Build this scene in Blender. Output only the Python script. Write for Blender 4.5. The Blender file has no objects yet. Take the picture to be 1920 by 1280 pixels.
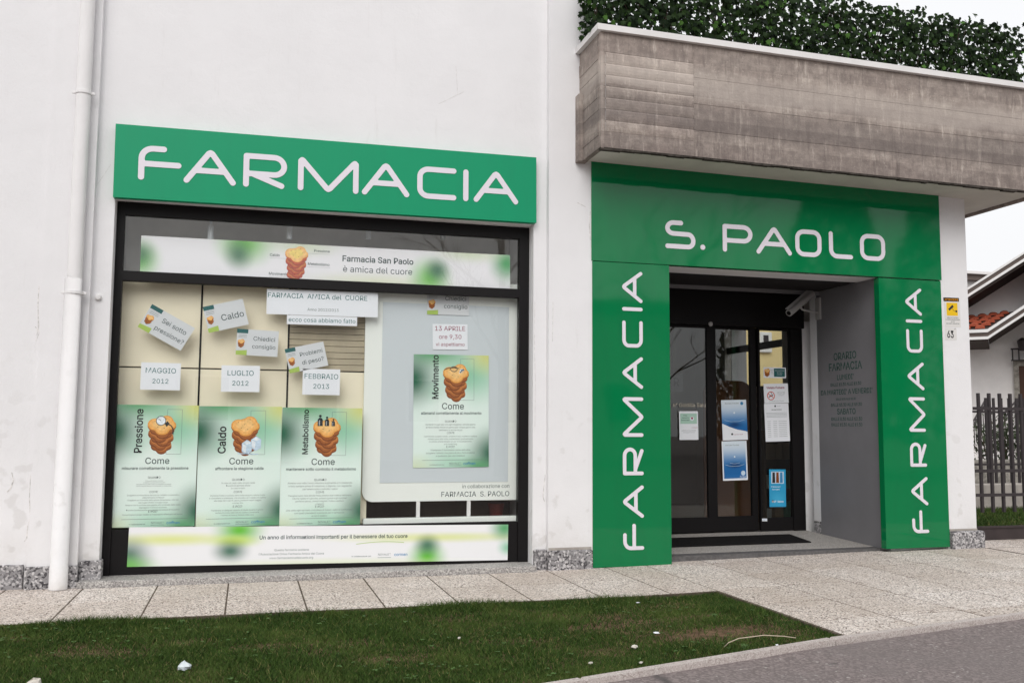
import bpy, math, random
import numpy as np
from mathutils import Vector, Matrix
random.seed(7); RNG = np.random.default_rng(7)
SC = bpy.context.scene; COL = SC.collection
RAD = math.radians

# ------------------------------------------------------------------ camera
YAW, PITCH, ROLL, FPX = 0.2724, 0.0907, 0.0060, 1768.0      # focal length in pixels of a 1920 px wide frame
_F = Vector((math.sin(YAW)*math.cos(PITCH), math.cos(YAW)*math.cos(PITCH), math.sin(PITCH)))
_X = Vector((math.cos(YAW), -math.sin(YAW), 0)); _U = _X.cross(_F)
AX = math.cos(ROLL)*_X + math.sin(ROLL)*_U; AU = -math.sin(ROLL)*_X + math.cos(ROLL)*_U
CAM = Vector((0, -8.5, 1.30))
cd = bpy.data.cameras.new('camera'); cd.sensor_width = 36; cd.lens = FPX/1920*36; cd.clip_start = .1; cd.clip_end = 500
co = bpy.data.objects.new('camera', cd); COL.objects.link(co); SC.camera = co
co.matrix_world = Matrix(((AX.x, AU.x, -_F.x, CAM.x), (AX.y, AU.y, -_F.y, CAM.y), (AX.z, AU.z, -_F.z, CAM.z), (0, 0, 0, 1)))
def at(px, py, y):                                           # survey: photo point -> metric point on the plane at depth y
    r = _F + AX*((px-960)/FPX) - AU*((py-640)/FPX)
    return CAM + r*((y-CAM.y)/r.y)

# ------------------------------------------------------------------ world, sun, exposure
SUN_EL, SUN_AZ = RAD(37), RAD(200)
W = bpy.data.worlds.new('World'); SC.world = W; W.use_nodes = True
nt = W.node_tree; nt.nodes.clear()
sky = nt.nodes.new('ShaderNodeTexSky'); sky.sky_type = 'NISHITA'; sky.sun_disc = False
sky.sun_elevation = SUN_EL; sky.sun_rotation = SUN_AZ; sky.air_density = 1.6; sky.dust_density = 6.0; sky.ozone_density = 1.0
hs = nt.nodes.new('ShaderNodeHueSaturation'); hs.inputs['Saturation'].default_value = .10; hs.inputs['Value'].default_value = 1.0
bgd = nt.nodes.new('ShaderNodeBackground'); bgd.inputs['Strength'].default_value = .15
wo = nt.nodes.new('ShaderNodeOutputWorld')
ov = nt.nodes.new('ShaderNodeMix'); ov.data_type = 'RGBA'; ov.inputs[0].default_value = .78; ov.inputs[7].default_value = (6.55, 6.6, 6.75, 1)   # closed cloud cover over the clear sky
nt.links.new(sky.outputs[0], hs.inputs['Color']); nt.links.new(hs.outputs[0], ov.inputs[6]); nt.links.new(ov.outputs[2], bgd.inputs['Color']); nt.links.new(bgd.outputs[0], wo.inputs['Surface'])
sd = bpy.data.lights.new('sun', 'SUN'); sd.energy = 1.0; sd.angle = RAD(40); sd.color = (1, .975, .94)
so = bpy.data.objects.new('sun', sd); COL.objects.link(so)
so.rotation_euler = (math.pi/2-SUN_EL, 0, -SUN_AZ+math.pi)
SC.view_settings.view_transform = 'Standard'; SC.view_settings.look = 'None'
SC.view_settings.exposure = 0.13; SC.view_settings.gamma = 1.0; SC.view_settings.use_curve_mapping = False

# ------------------------------------------------------------------ materials
def newmat(name):
    m = bpy.data.materials.new(name); m.use_nodes = True
    t = m.node_tree; p = t.nodes['Principled BSDF']
    return m, t, p
def N(t, kind, **kw):
    n = t.nodes.new(kind)
    for k, v in kw.items():
        if k in n.inputs: n.inputs[k].default_value = v
        else: setattr(n, k, v)
    return n
def L(t, a, b): t.links.new(a, b)
def mix(t, fac, a, b, mode='MIX'):
    n = t.nodes.new('ShaderNodeMix'); n.data_type = 'RGBA'; n.blend_type = mode
    for i, v in ((0, fac), (6, a), (7, b)):
        if hasattr(v, 'is_linked') or hasattr(v, 'links'): t.links.new(v, n.inputs[i])
        elif i == 0: n.inputs[0].default_value = v
        else: n.inputs[i].default_value = (*v, 1) if len(v) == 3 else v
    return n.outputs[2]
def ramp(t, src, a, b, lo=0., hi=1.):
    n = N(t, 'ShaderNodeMapRange', clamp=True); n.interpolation_type = 'SMOOTHSTEP'
    n.inputs[1].default_value = a; n.inputs[2].default_value = b; n.inputs[3].default_value = lo; n.inputs[4].default_value = hi
    t.links.new(src, n.inputs[0]); return n.outputs[0]
def coords(t, scale=(1, 1, 1), kind='Object'):
    c = t.nodes.new('ShaderNodeTexCoord'); mp = t.nodes.new('ShaderNodeMapping'); mp.inputs['Scale'].default_value = scale
    t.links.new(c.outputs[kind], mp.inputs[0]); return mp.outputs[0]
def noise(t, vec, scale, detail=4, rough=.6):
    n = N(t, 'ShaderNodeTexNoise', Scale=scale, Detail=detail, Roughness=rough); t.links.new(vec, n.inputs['Vector']); return n.outputs[0]
def bump(t, p, h, dist, strength=1.):
    b = N(t, 'ShaderNodeBump', Strength=strength, Distance=dist); t.links.new(h, b.inputs['Height']); t.links.new(b.outputs[0], p.inputs['Normal'])
def simple(name, col, rough=.5, spec=.5, metal=0., var=0., vscale=6., bscale=0., bdist=0.):
    m, t, p = newmat(name)
    p.inputs['Base Color'].default_value = (*col, 1); p.inputs['Roughness'].default_value = rough
    p.inputs['Specular IOR Level'].default_value = spec; p.inputs['Metallic'].default_value = metal
    if var or bscale:
        v = coords(t)
        if var:
            f = noise(t, v, vscale, 5)
            L(t, mix(t, ramp(t, f, .3, .7), tuple(c*(1-var) for c in col), tuple(min(1, c*(1+var)) for c in col)), p.inputs['Base Color'])
        if bscale: bump(t, p, noise(t, v, bscale, 4), bdist)
    return m
M = {}
# white stucco with faint stains and scuffs
def stucco(name, col, dirt=.5):
    m, t, p = newmat(name); v = coords(t)
    f = noise(t, v, 1.3, 6, .62); c = mix(t, ramp(t, f, .35, .7), tuple(x*.965 for x in col), col)
    g = noise(t, coords(t, (9, 9, 1.1)), 1.0, 6, .7); c = mix(t, ramp(t, g, .58, .80, 0, .34*dirt), c, (.50, .47, .45))
    s = noise(t, v, 7, 8, .42); low = N(t, 'ShaderNodeSeparateXYZ'); L(t, v, low.inputs[0])
    k = N(t, 'ShaderNodeMath', operation='MULTIPLY'); L(t, ramp(t, s, .60, .68), k.inputs[0]); L(t, ramp(t, low.outputs[2], 2.6, .1, 0, .45*dirt), k.inputs[1])
    c = mix(t, k.outputs[0], c, (.52, .50, .48))
    k2 = N(t, 'ShaderNodeMath', operation='MULTIPLY'); L(t, ramp(t, noise(t, v, 3, 6, .7), .35, .65), k2.inputs[0]); L(t, ramp(t, low.outputs[2], .55, .1, 0, .55*dirt), k2.inputs[1])
    c = mix(t, k2.outputs[0], c, (.56, .535, .50))
    L(t, c, p.inputs['Base Color']); p.inputs['Roughness'].default_value = .85; p.inputs['Specular IOR Level'].default_value = .2
    a = N(t, 'ShaderNodeMath', operation='MULTIPLY_ADD'); L(t, noise(t, v, 2.2, 3), a.inputs[0]); a.inputs[1].default_value = 4.0; L(t, noise(t, v, 60, 6, .7), a.inputs[2])
    bump(t, p, a.outputs[0], .0026)
    return m
M['stucco'] = stucco('white_stucco', (.80, .79, .80), .75)
M['pipe'] = stucco('painted_pipe', (.80, .785, .785), .8)
M['render_house'] = simple('house_render', (.84, .81, .80), .9, .2, var=.04, vscale=2)
# granite
def granite(name, a, b, c, scale):
    m, t, p = newmat(name); v = coords(t)
    vo = N(t, 'ShaderNodeTexVoronoi', Scale=scale); L(t, v, vo.inputs['Vector'])
    sp = N(t, 'ShaderNodeSeparateColor'); L(t, vo.outputs['Color'], sp.inputs[0])
    k = mix(t, ramp(t, sp.outputs[0], .25, .45), a, b); k = mix(t, ramp(t, sp.outputs[1], .72, .8), k, c)
    k = mix(t, ramp(t, noise(t, v, 5, 5), .4, .7, 0, .4), k, b)
    L(t, k, p.inputs['Base Color']); p.inputs['Roughness'].default_value = .6; p.inputs['Specular IOR Level'].default_value = .35
    bump(t, p, noise(t, v, 60, 3), .001); return m
M['granite'] = granite('grey_granite', (.055, .05, .055), (.27, .26, .265), (.55, .53, .53), 62)
M['granite_sill'] = granite('sill_granite', (.20, .19, .185), (.36, .34, .325), (.55, .53, .50), 110)
M['granite_floor'] = granite('entry_granite', (.22, .20, .19), (.37, .345, .32), (.5, .48, .45), 120)
# exposed aggregate paving: every slab gets its own tone
m, t, p = newmat('aggregate_paving'); v = coords(t, kind='Object')
geo = N(t, 'ShaderNodeNewGeometry'); vv = geo.outputs['Position']
vo = N(t, 'ShaderNodeTexVoronoi', Scale=105.); L(t, vv, vo.inputs['Vector']); sp = N(t, 'ShaderNodeSeparateColor'); L(t, vo.outputs['Color'], sp.inputs[0])
c = mix(t, ramp(t, sp.outputs[0], .05, .95), (.52, .46, .42), (.92, .86, .815)); c = mix(t, ramp(t, sp.outputs[1], .74, .80), c, (.17, .14, .125)); c = mix(t, ramp(t, sp.outputs[2], .85, .92), c, (.85, .82, .79))
c = mix(t, ramp(t, noise(t, vv, 1.2, 6, .65), .38, .66, 0, .45), c, (.50, .43, .375))
oi = N(t, 'ShaderNodeObjectInfo'); c = mix(t, 1., c, mix(t, oi.outputs['Random'], (.84, .80, .765), (1, .985, .975)), 'MULTIPLY')
L(t, c, p.inputs['Base Color']); p.inputs['Roughness'].default_value = .85; p.inputs['Specular IOR Level'].default_value = .25
bump(t, p, vo.outputs['Distance'], .004, .8); M['paving'] = m
# asphalt
m, t, p = newmat('asphalt'); v = coords(t)
vo = N(t, 'ShaderNodeTexVoronoi', Scale=70.); L(t, v, vo.inputs['Vector']); sp = N(t, 'ShaderNodeSeparateColor'); L(t, vo.outputs['Color'], sp.inputs[0])
c = mix(t, ramp(t, sp.outputs[0], .2, .9), (.15, .122, .118), (.25, .207, .20)); c = mix(t, ramp(t, sp.outputs[1], .985, .99), c, (.40, .37, .35))
c = mix(t, ramp(t, noise(t, v, .9, 6, .65), .4, .65, 0, .5), c, (.175, .150, .145)); c = mix(t, ramp(t, noise(t, v, 5, 4, .6), .66, .74, 0, .6), c, (.06, .055, .055))
cr = N(t, 'ShaderNodeTexVoronoi', feature='DISTANCE_TO_EDGE', Scale=.33)
dw = N(t, 'ShaderNodeMix', data_type='VECTOR'); L(t, v, dw.inputs[4]); nn = N(t, 'ShaderNodeTexNoise', Scale=1.4, Detail=5.); L(t, v, nn.inputs[0]); L(t, nn.outputs[1], dw.inputs[5]); dw.inputs[0].default_value = .25
L(t, dw.outputs[1], cr.inputs['Vector']); c = mix(t, ramp(t, cr.outputs['Distance'], .0, .012, .75, 0), c, (.05, .045, .045))
L(t, c, p.inputs['Base Color']); p.inputs['Roughness'].default_value = .85; bump(t, p, vo.outputs['Distance'], .004, .7); M['asphalt'] = m
M['kerb'] = granite('kerb_stone', (.36, .305, .28), (.50, .44, .415), (.60, .55, .52), 150)
M['earth'] = simple('bare_earth', (.125, .08, .05), .95, .1, var=.35, vscale=14, bscale=40, bdist=.006)
M['joint'] = simple('joint_filling', (.12, .095, .075), .95, .1, var=.3, vscale=20)
# grass blades: colour per blade from position
m, t, p = newmat('grass_blade'); g = N(t, 'ShaderNodeNewGeometry')
c = mix(t, g.outputs['Random Per Island'], (.014, .036, .005), (.062, .112, .018)); c = mix(t, ramp(t, noise(t, g.outputs['Position'], 1.8, 5), .45, .7, 0, .65), c, (.085, .125, .026))
c = mix(t, ramp(t, g.outputs['Random Per Island'], .95, .96, 0, .85), c, (.22, .19, .075))
L(t, c, p.inputs['Base Color']); p.inputs['Roughness'].default_value = .75; p.inputs['Specular IOR Level'].default_value = .2; M['grass'] = m
M['clover'] = simple('clover_leaf', (.055, .11, .024), .6, .3, var=.25, vscale=30)
# board-marked concrete
def concrete(name, k_):
    m, t, p = newmat(name); v = coords(t); sp = N(t, 'ShaderNodeSeparateXYZ'); L(t, v, sp.inputs[0])
    st = noise(t, coords(t, (.9, .9, 7)), 1.5, 8, .72); c = mix(t, ramp(t, st, .3, .72), (.225, .192, .176), (.36, .318, .29))
    bl = noise(t, coords(t, (.8, .8, 2.2)), 1.3, 5, .6); c = mix(t, ramp(t, bl, .4, .68, 0, .75), c, (.27, .228, .21))
    vs = noise(t, coords(t, (14, 14, 1.6)), 1.0, 7, .75); c = mix(t, ramp(t, vs, .50, .68, 0, .72), c, (.12, .10, .095)); vl = noise(t, coords(t, (11, 11, 1.3)), 1.7, 7, .75); c = mix(t, ramp(t, vl, .52, .68, 0, .7), c, (.50, .45, .41)); mt_ = noise(t, v, 9, 8, .78); c = mix(t, ramp(t, mt_, .38, .62, 0, .6), c, (.15, .128, .12))
    pt = noise(t, v, 26, 6, .75); c = mix(t, ramp(t, pt, .60, .70, 0, .6), c, (.48, .43, .39)); pk = noise(t, v, 40, 3, .6); c = mix(t, ramp(t, pk, .70, .74, 0, .8), c, (.06, .05, .048))
    fl = N(t, 'ShaderNodeMath', operation='MULTIPLY', ); ad = N(t, 'ShaderNodeMath', operation='MULTIPLY_ADD'); L(t, sp.outputs[0], ad.inputs[0]); ad.inputs[1].default_value = .0115; L(t, sp.outputs[2], ad.inputs[2]); a2 = N(t, 'ShaderNodeMath', operation='SUBTRACT'); L(t, ad.outputs[0], a2.inputs[0]); a2.inputs[1].default_value = 4.018+.035; L(t, a2.outputs[0], fl.inputs[0]); fl.inputs[1].default_value = 1/.108
    f2 = N(t, 'ShaderNodeMath', operation='FLOOR'); L(t, fl.outputs[0], f2.inputs[0])
    wn = N(t, 'ShaderNodeTexWhiteNoise', noise_dimensions='1D'); L(t, f2.outputs[0], wn.inputs['W'])
    c = mix(t, 1., c, mix(t, wn.outputs[0], (.82, .80, .80), (1.2, 1.19, 1.17)), 'MULTIPLY')
    wz = N(t, 'ShaderNodeMath', operation='MULTIPLY_ADD'); L(t, noise(t, coords(t, (.6, .6, .6)), 1.5, 6), wz.inputs[0]); wz.inputs[1].default_value = .45; L(t, a2.outputs[0], wz.inputs[2])   # weathering bands along the parapet
    dk = N(t, 'ShaderNodeMath', operation='MULTIPLY'); L(t, ramp(t, wz.outputs[0], .28, .42), dk.inputs[0]); L(t, ramp(t, wz.outputs[0], .66, .52, 0, .5), dk.inputs[1]); c = mix(t, dk.outputs[0], c, (.13, .112, .107))
    lt = N(t, 'ShaderNodeMath', operation='MULTIPLY'); L(t, ramp(t, wz.outputs[0], .60, .72), lt.inputs[0]); L(t, ramp(t, wz.outputs[0], .98, .82, 0, .5), lt.inputs[1]); c = mix(t, lt.outputs[0], c, (.46, .41, .375))
    c = mix(t, 1., c, (k_, k_*.99, k_*.97), 'MULTIPLY'); L(t, c, p.inputs['Base Color']); p.inputs['Roughness'].default_value = .9; p.inputs['Specular IOR Level'].default_value = .2
    a = N(t, 'ShaderNodeMath', operation='ADD'); L(t, st, a.inputs[0]); L(t, noise(t, v, 55, 4), a.inputs[1]); bump(t, p, a.outputs[0], .004)
    return m
M['concrete'] = concrete('board_marked_concrete', 1.14); M['concrete_light'] = concrete('pale_board_marked_concrete', 1.30)
M['soffit'] = simple('soffit_paint', (.60, .575, .53), .85, .2, var=.06, vscale=3)
M['coping'] = simple('coping_metal', (.72, .70, .69), .5, .4, var=.04, vscale=4)
# glossy green cladding
def green(name, rough, c1, c2, sp_=.5):
    m, t, p = newmat(name); v = coords(t)
    c = mix(t, ramp(t, noise(t, coords(t, (5, 5, .8)), 1.5, 5), .4, .7, 0, .5), c1, c2)
    L(t, c, p.inputs['Base Color']); p.inputs['Roughness'].default_value = rough; p.inputs['Specular IOR Level'].default_value = sp_
    bump(t, p, noise(t, v, 1.1, 2), .004, .6); return m
M['green'] = green('green_sign_panel', .42, (.004, .29, .135), (.006, .27, .128), .22); M['green_gloss'] = green('green_gloss_cladding', .05, (.002, .178, .058), (.004, .160, .055), .40)
M['letter'] = simple('letter_white', (.74, .70, .76), .45, .4)
M['black'] = simple('black_anodised', (.007, .006, .0065), .5, .2)
M['black_matt'] = simple('black_interior', (.012, .011, .011), .8, .2)
M['mat'] = simple('rubber_mat', (.012, .011, .011), .95, .1, bscale=180, bdist=.004)
M['greypanel'] = simple('grey_laminate', (.20, .195, .205), .45, .4, var=.05, vscale=2)
M['hours'] = simple('dark_green_vinyl', (.04, .10, .08), .5, .3)
M['white'] = simple('white_paint', (.76, .75, .74), .5, .4, var=.02)
M['paper'] = simple('white_paper', (.82, .84, .88), .8, .2)
M['leafpaper'] = simple('leaflet_paper', (.66, .68, .70), .8, .2)
M['taupe'] = simple('shade_toned_slats', (.46, .40, .29), .6, .3, var=.12, vscale=3); M['darkback'] = simple('brown_display_back', (.13, .095, .065), .7, .2, var=.2, vscale=4); M['cream'] = simple('cream_panel', (.86, .79, .62), .6, .3, var=.03, vscale=2)
M['board'] = simple('display_board', (.84, .87, .83), .45, .4); M['boardgrey'] = simple('display_grey', (.60, .65, .68), .5, .3)
M['bulkhead'] = simple('brightening_paint', (.80, .78, .75), .8, .2, var=.12, vscale=1.2); M['ceiling'] = simple('shop_ceiling', (.78, .76, .72), .8, .2); M['roomwall'] = simple('shop_wall', (.66, .63, .58), .8, .2)
M['floor'] = simple('shop_floor', (.22, .20, .18), .4, .4); M['shelf'] = simple('shelf_wood', (.20, .13, .08), .5, .3)
M['lamp'] = simple('lamp_white', (.80, .84, .86), .4, .4)
M['textdark'] = simple('ink_dark_green', (.018, .050, .050), .7, .2); M['textblack'] = simple('ink_black', (.012, .012, .014), .7, .2)
M['textteal'] = simple('ink_teal', (.03, .155, .155), .7, .2); M['textgrey'] = simple('ink_grey', (.16, .20, .19), .7, .2)
M['textred'] = simple('ink_wine', (.30, .02, .07), .7, .2); M['textblue'] = simple('ink_blue', (.05, .24, .48), .7, .2); M['textpale'] = simple('ink_pale', (.50, .46, .38), .6, .3)
M['lime'] = simple('ink_lime', (.40, .55, .12), .7, .2)
for k_, c_ in dict(ck1=(.80, .36, .08), ck2=(.86, .47, .15), ck3=(.36, .115, .030), ck4=(.22, .06, .016), ck5=(.88, .55, .22), ck6=(.55, .20, .055), hole=(.40, .17, .04), steel=(.45, .47, .50), ice=(.55, .68, .80), icew=(.80, .85, .90), dark=(.03, .035, .04)).items():
    M[k_] = simple('print_'+k_, c_, .75, .2, var=.12, vscale=40)
M['terracotta'] = simple('terracotta_tile', (.36, .085, .045), .8, .2, var=.3, vscale=9)
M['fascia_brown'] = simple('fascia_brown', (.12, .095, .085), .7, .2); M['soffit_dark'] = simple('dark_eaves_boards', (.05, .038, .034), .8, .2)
M['iron'] = simple('fence_iron', (.035, .028, .03), .5, .4); M['steelplate'] = simple('brown_steel', (.045, .034, .034), .6, .3, var=.15, vscale=6)
M['stone'] = simple('rough_stone', (.30, .28, .25), .9, .2, var=.4, vscale=9, bscale=16, bdist=.02)
M['conc_plain'] = simple('plain_concrete', (.36, .33, .30), .9, .2, var=.15, vscale=6, bscale=50, bdist=.003)
M['doorbrown'] = simple('brown_wood', (.07, .025, .012), .5, .4); M['bark'] = simple('bark', (.085, .065, .05), .95, .1, var=.3, vscale=9)
M['shrub'] = simple('shrub_leaf', (.035, .05, .022), .6, .3, var=.4, vscale=10)
M['yellow'] = simple('sign_yellow', (.80, .50, .01), .5, .3); M['orangeink'] = simple('sign_orange', (.70, .28, .01), .5, .3)
M['plaque'] = simple('plaque_enamel', (.70, .68, .66), .35, .4); M['camgrey'] = simple('camera_housing', (.42, .41, .40), .5, .4)
M['plastic'] = simple('clear_wrap', (.60, .66, .68), .25, .5); M['litter'] = simple('scrap_paper', (.62, .58, .52), .85, .2)
M['straw'] = simple('dry_stem', (.50, .42, .32), .8, .2); M['red'] = simple('red_pot', (.20, .03, .02), .6, .3)
M['facade_yellow'] = simple('cream_yellow_render', (.72, .58, .30), .9, .2, var=.04, vscale=1); M['facade_grey'] = simple('grey_render', (.55, .54, .53), .9, .2)
M['winglass'] = simple('dark_window_glass', (.03, .035, .04), .08, .5); M['orange_board'] = simple('orange_board', (.38, .17, .09), .6, .3)
# ivy leaf
m, t, p = newmat('ivy_leaf'); oi = N(t, 'ShaderNodeObjectInfo'); g = N(t, 'ShaderNodeNewGeometry')
k = N(t, 'ShaderNodeMath', operation='ADD'); L(t, oi.outputs['Random'], k.inputs[0]); L(t, g.outputs['Random Per Island'], k.inputs[1]); k2 = N(t, 'ShaderNodeMath', operation='FRACT'); L(t, k.outputs[0], k2.inputs[0])
c = mix(t, k2.outputs[0], (.003, .009, .003), (.020, .044, .009)); c = mix(t, ramp(t, k2.outputs[0], .90, .97), c, (.055, .13, .022))
L(t, c, p.inputs['Base Color']); p.inputs['Roughness'].default_value = .6; p.inputs['Specular IOR Level'].default_value = .14; M['ivy'] = m
# window glass: clear with angle dependent reflection
def glassmat(name, tint, base=.04):
    m, t, p = newmat(name); t.nodes.remove(p); out = [n for n in t.nodes if n.type == 'OUTPUT_MATERIAL'][0]
    lw = N(t, 'ShaderNodeLayerWeight', Blend=.5); pw = N(t, 'ShaderNodeMath', operation='POWER'); L(t, lw.outputs['Facing'], pw.inputs[0]); pw.inputs[1].default_value = 5
    md = N(t, 'ShaderNodeMath', operation='MULTIPLY_ADD'); L(t, pw.outputs[0], md.inputs[0]); md.inputs[1].default_value = 1-base; md.inputs[2].default_value = base
    tr = N(t, 'ShaderNodeBsdfTransparent', Color=(*tint, 1)); gl = N(t, 'ShaderNodeBsdfGlossy', Roughness=.0)
    mx = N(t, 'ShaderNodeMixShader'); L(t, md.outputs[0], mx.inputs[0]); L(t, tr.outputs[0], mx.inputs[1]); L(t, gl.outputs[0], mx.inputs[2]); L(t, mx.outputs[0], out.inputs[0])
    return m
M['glass'] = glassmat('window_glass', (.995, 1., .997), .036); M['doorglass'] = glassmat('door_glass', (.80, .82, .81), .06)
# printed sheets: soft blobs of colour on paper
def blobmat(name, bgc, blobs, rough=.6):
    m, t, p = newmat(name); tc = N(t, 'ShaderNodeTexCoord'); c = None
    sp = N(t, 'ShaderNodeSeparateXYZ'); L(t, tc.outputs['UV'], sp.inputs[0])
    for (cx, cy, rx, ry, col, s) in blobs:
        mp = N(t, 'ShaderNodeMapping'); mp.inputs['Location'].default_value = (-cx/rx, -cy/ry, 0); mp.inputs['Scale'].default_value = (1/rx, 1/ry, 0)
        L(t, tc.outputs['UV'], mp.inputs[0]); ln = N(t, 'ShaderNodeVectorMath', operation='LENGTH'); L(t, mp.outputs[0], ln.inputs[0])
        c = mix(t, ramp(t, ln.outputs['Value'], 1., .0, 0, s), c if c else bgc, col)
    if c: L(t, c, p.inputs['Base Color'])
    else: p.inputs['Base Color'].default_value = (*bgc, 1)
    p.inputs['Roughness'].default_value = rough; p.inputs['Specular IOR Level'].default_value = .3
    return m
G1, G2, G3, GT, GY = (.006, .115, .055), (.035, .32, .085), (.14, .50, .05), (.16, .52, .30), (.66, .66, .16)
M['poster'] = blobmat('poster_print', (.76, .88, .82), [(.75, .82, .66, .34, GT, .75), (.25, 1.04, .7, .22, G2, .95), (1.0, 1.0, .42, .24, GY, .85), (.0, .78, .42, .33, G1, 1.), (.30, .66, .25, .14, (.3, .55, .40), .5),
    (.5, .58, .34, .24, (.82, .89, .85), .8), (.42, .36, .60, .24, (.82, .88, .85), .7), (.55, .02, .6, .22, GT, .5), (.02, 0., .35, .16, (.62, .70, .40), .6), (1.04, .12, .42, .30, G1, 1.), (.85, .0, .36, .12, G2, .75)])
M['bannerU'] = blobmat('upper_banner_print', (.80, .79, .82), [(.0, .35, .065, .75, G3, .9), (.0, .50, .05, .5, G1, .8), (.26, .95, .10, .85, G3, .95), (.245, .62, .052, .60, G1, .85), (.41, .95, .14, .40, (.55, .68, .35), .5), (.62, .0, .28, .40, (.66, .72, .36), .5), (.765, .22, .08, .80, G3, .95), (.785, .45, .05, .50, G1, .9), (.99, .75, .07, .8, G2, .9), (.88, 1., .14, .4, (.6, .72, .40), .6)])
M['bannerL'] = blobmat('lower_banner_print', (.82, .82, .83), [(.1, .68, .24, .24, (.68, .74, .16), .75), (.80, .66, .40, .20, (.66, .72, .18), .7), (.0, .30, .08, .6, G1, .85), (.0, .0, .10, .40, G3, .85), (.27, .90, .085, .50, G3, 1.), (.26, .62, .09, .25, (.55, .70, .10), .8), (.25, .36, .062, .40, G1, .9), (.77, .12, .07, .6, G3, 1.), (.77, .45, .05, .40, G1, .85), (.99, .90, .06, .5, G2, .9), (1., .35, .04, .3, GT, .8), (.5, .0, .5, .2, (.66, .74, .40), .5)])
M['bluepaper'] = blobmat('blue_water_print', (.70, .78, .85), [(.5, .25, 9, .75, (.03, .26, .58), 1.), (.5, .22, 9, .60, (.012, .13, .38), 1.), (.5, .38, .45, .12, (.006, .045, .16), .95)])
M['lightblue'] = blobmat('light_blue_print', (.03, .33, .58), [(.5, .2, .6, .3, (.06, .42, .68), .8)])
M['teal'] = simple('print_teal', (.02, .12, .12), .6, .3)

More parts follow.
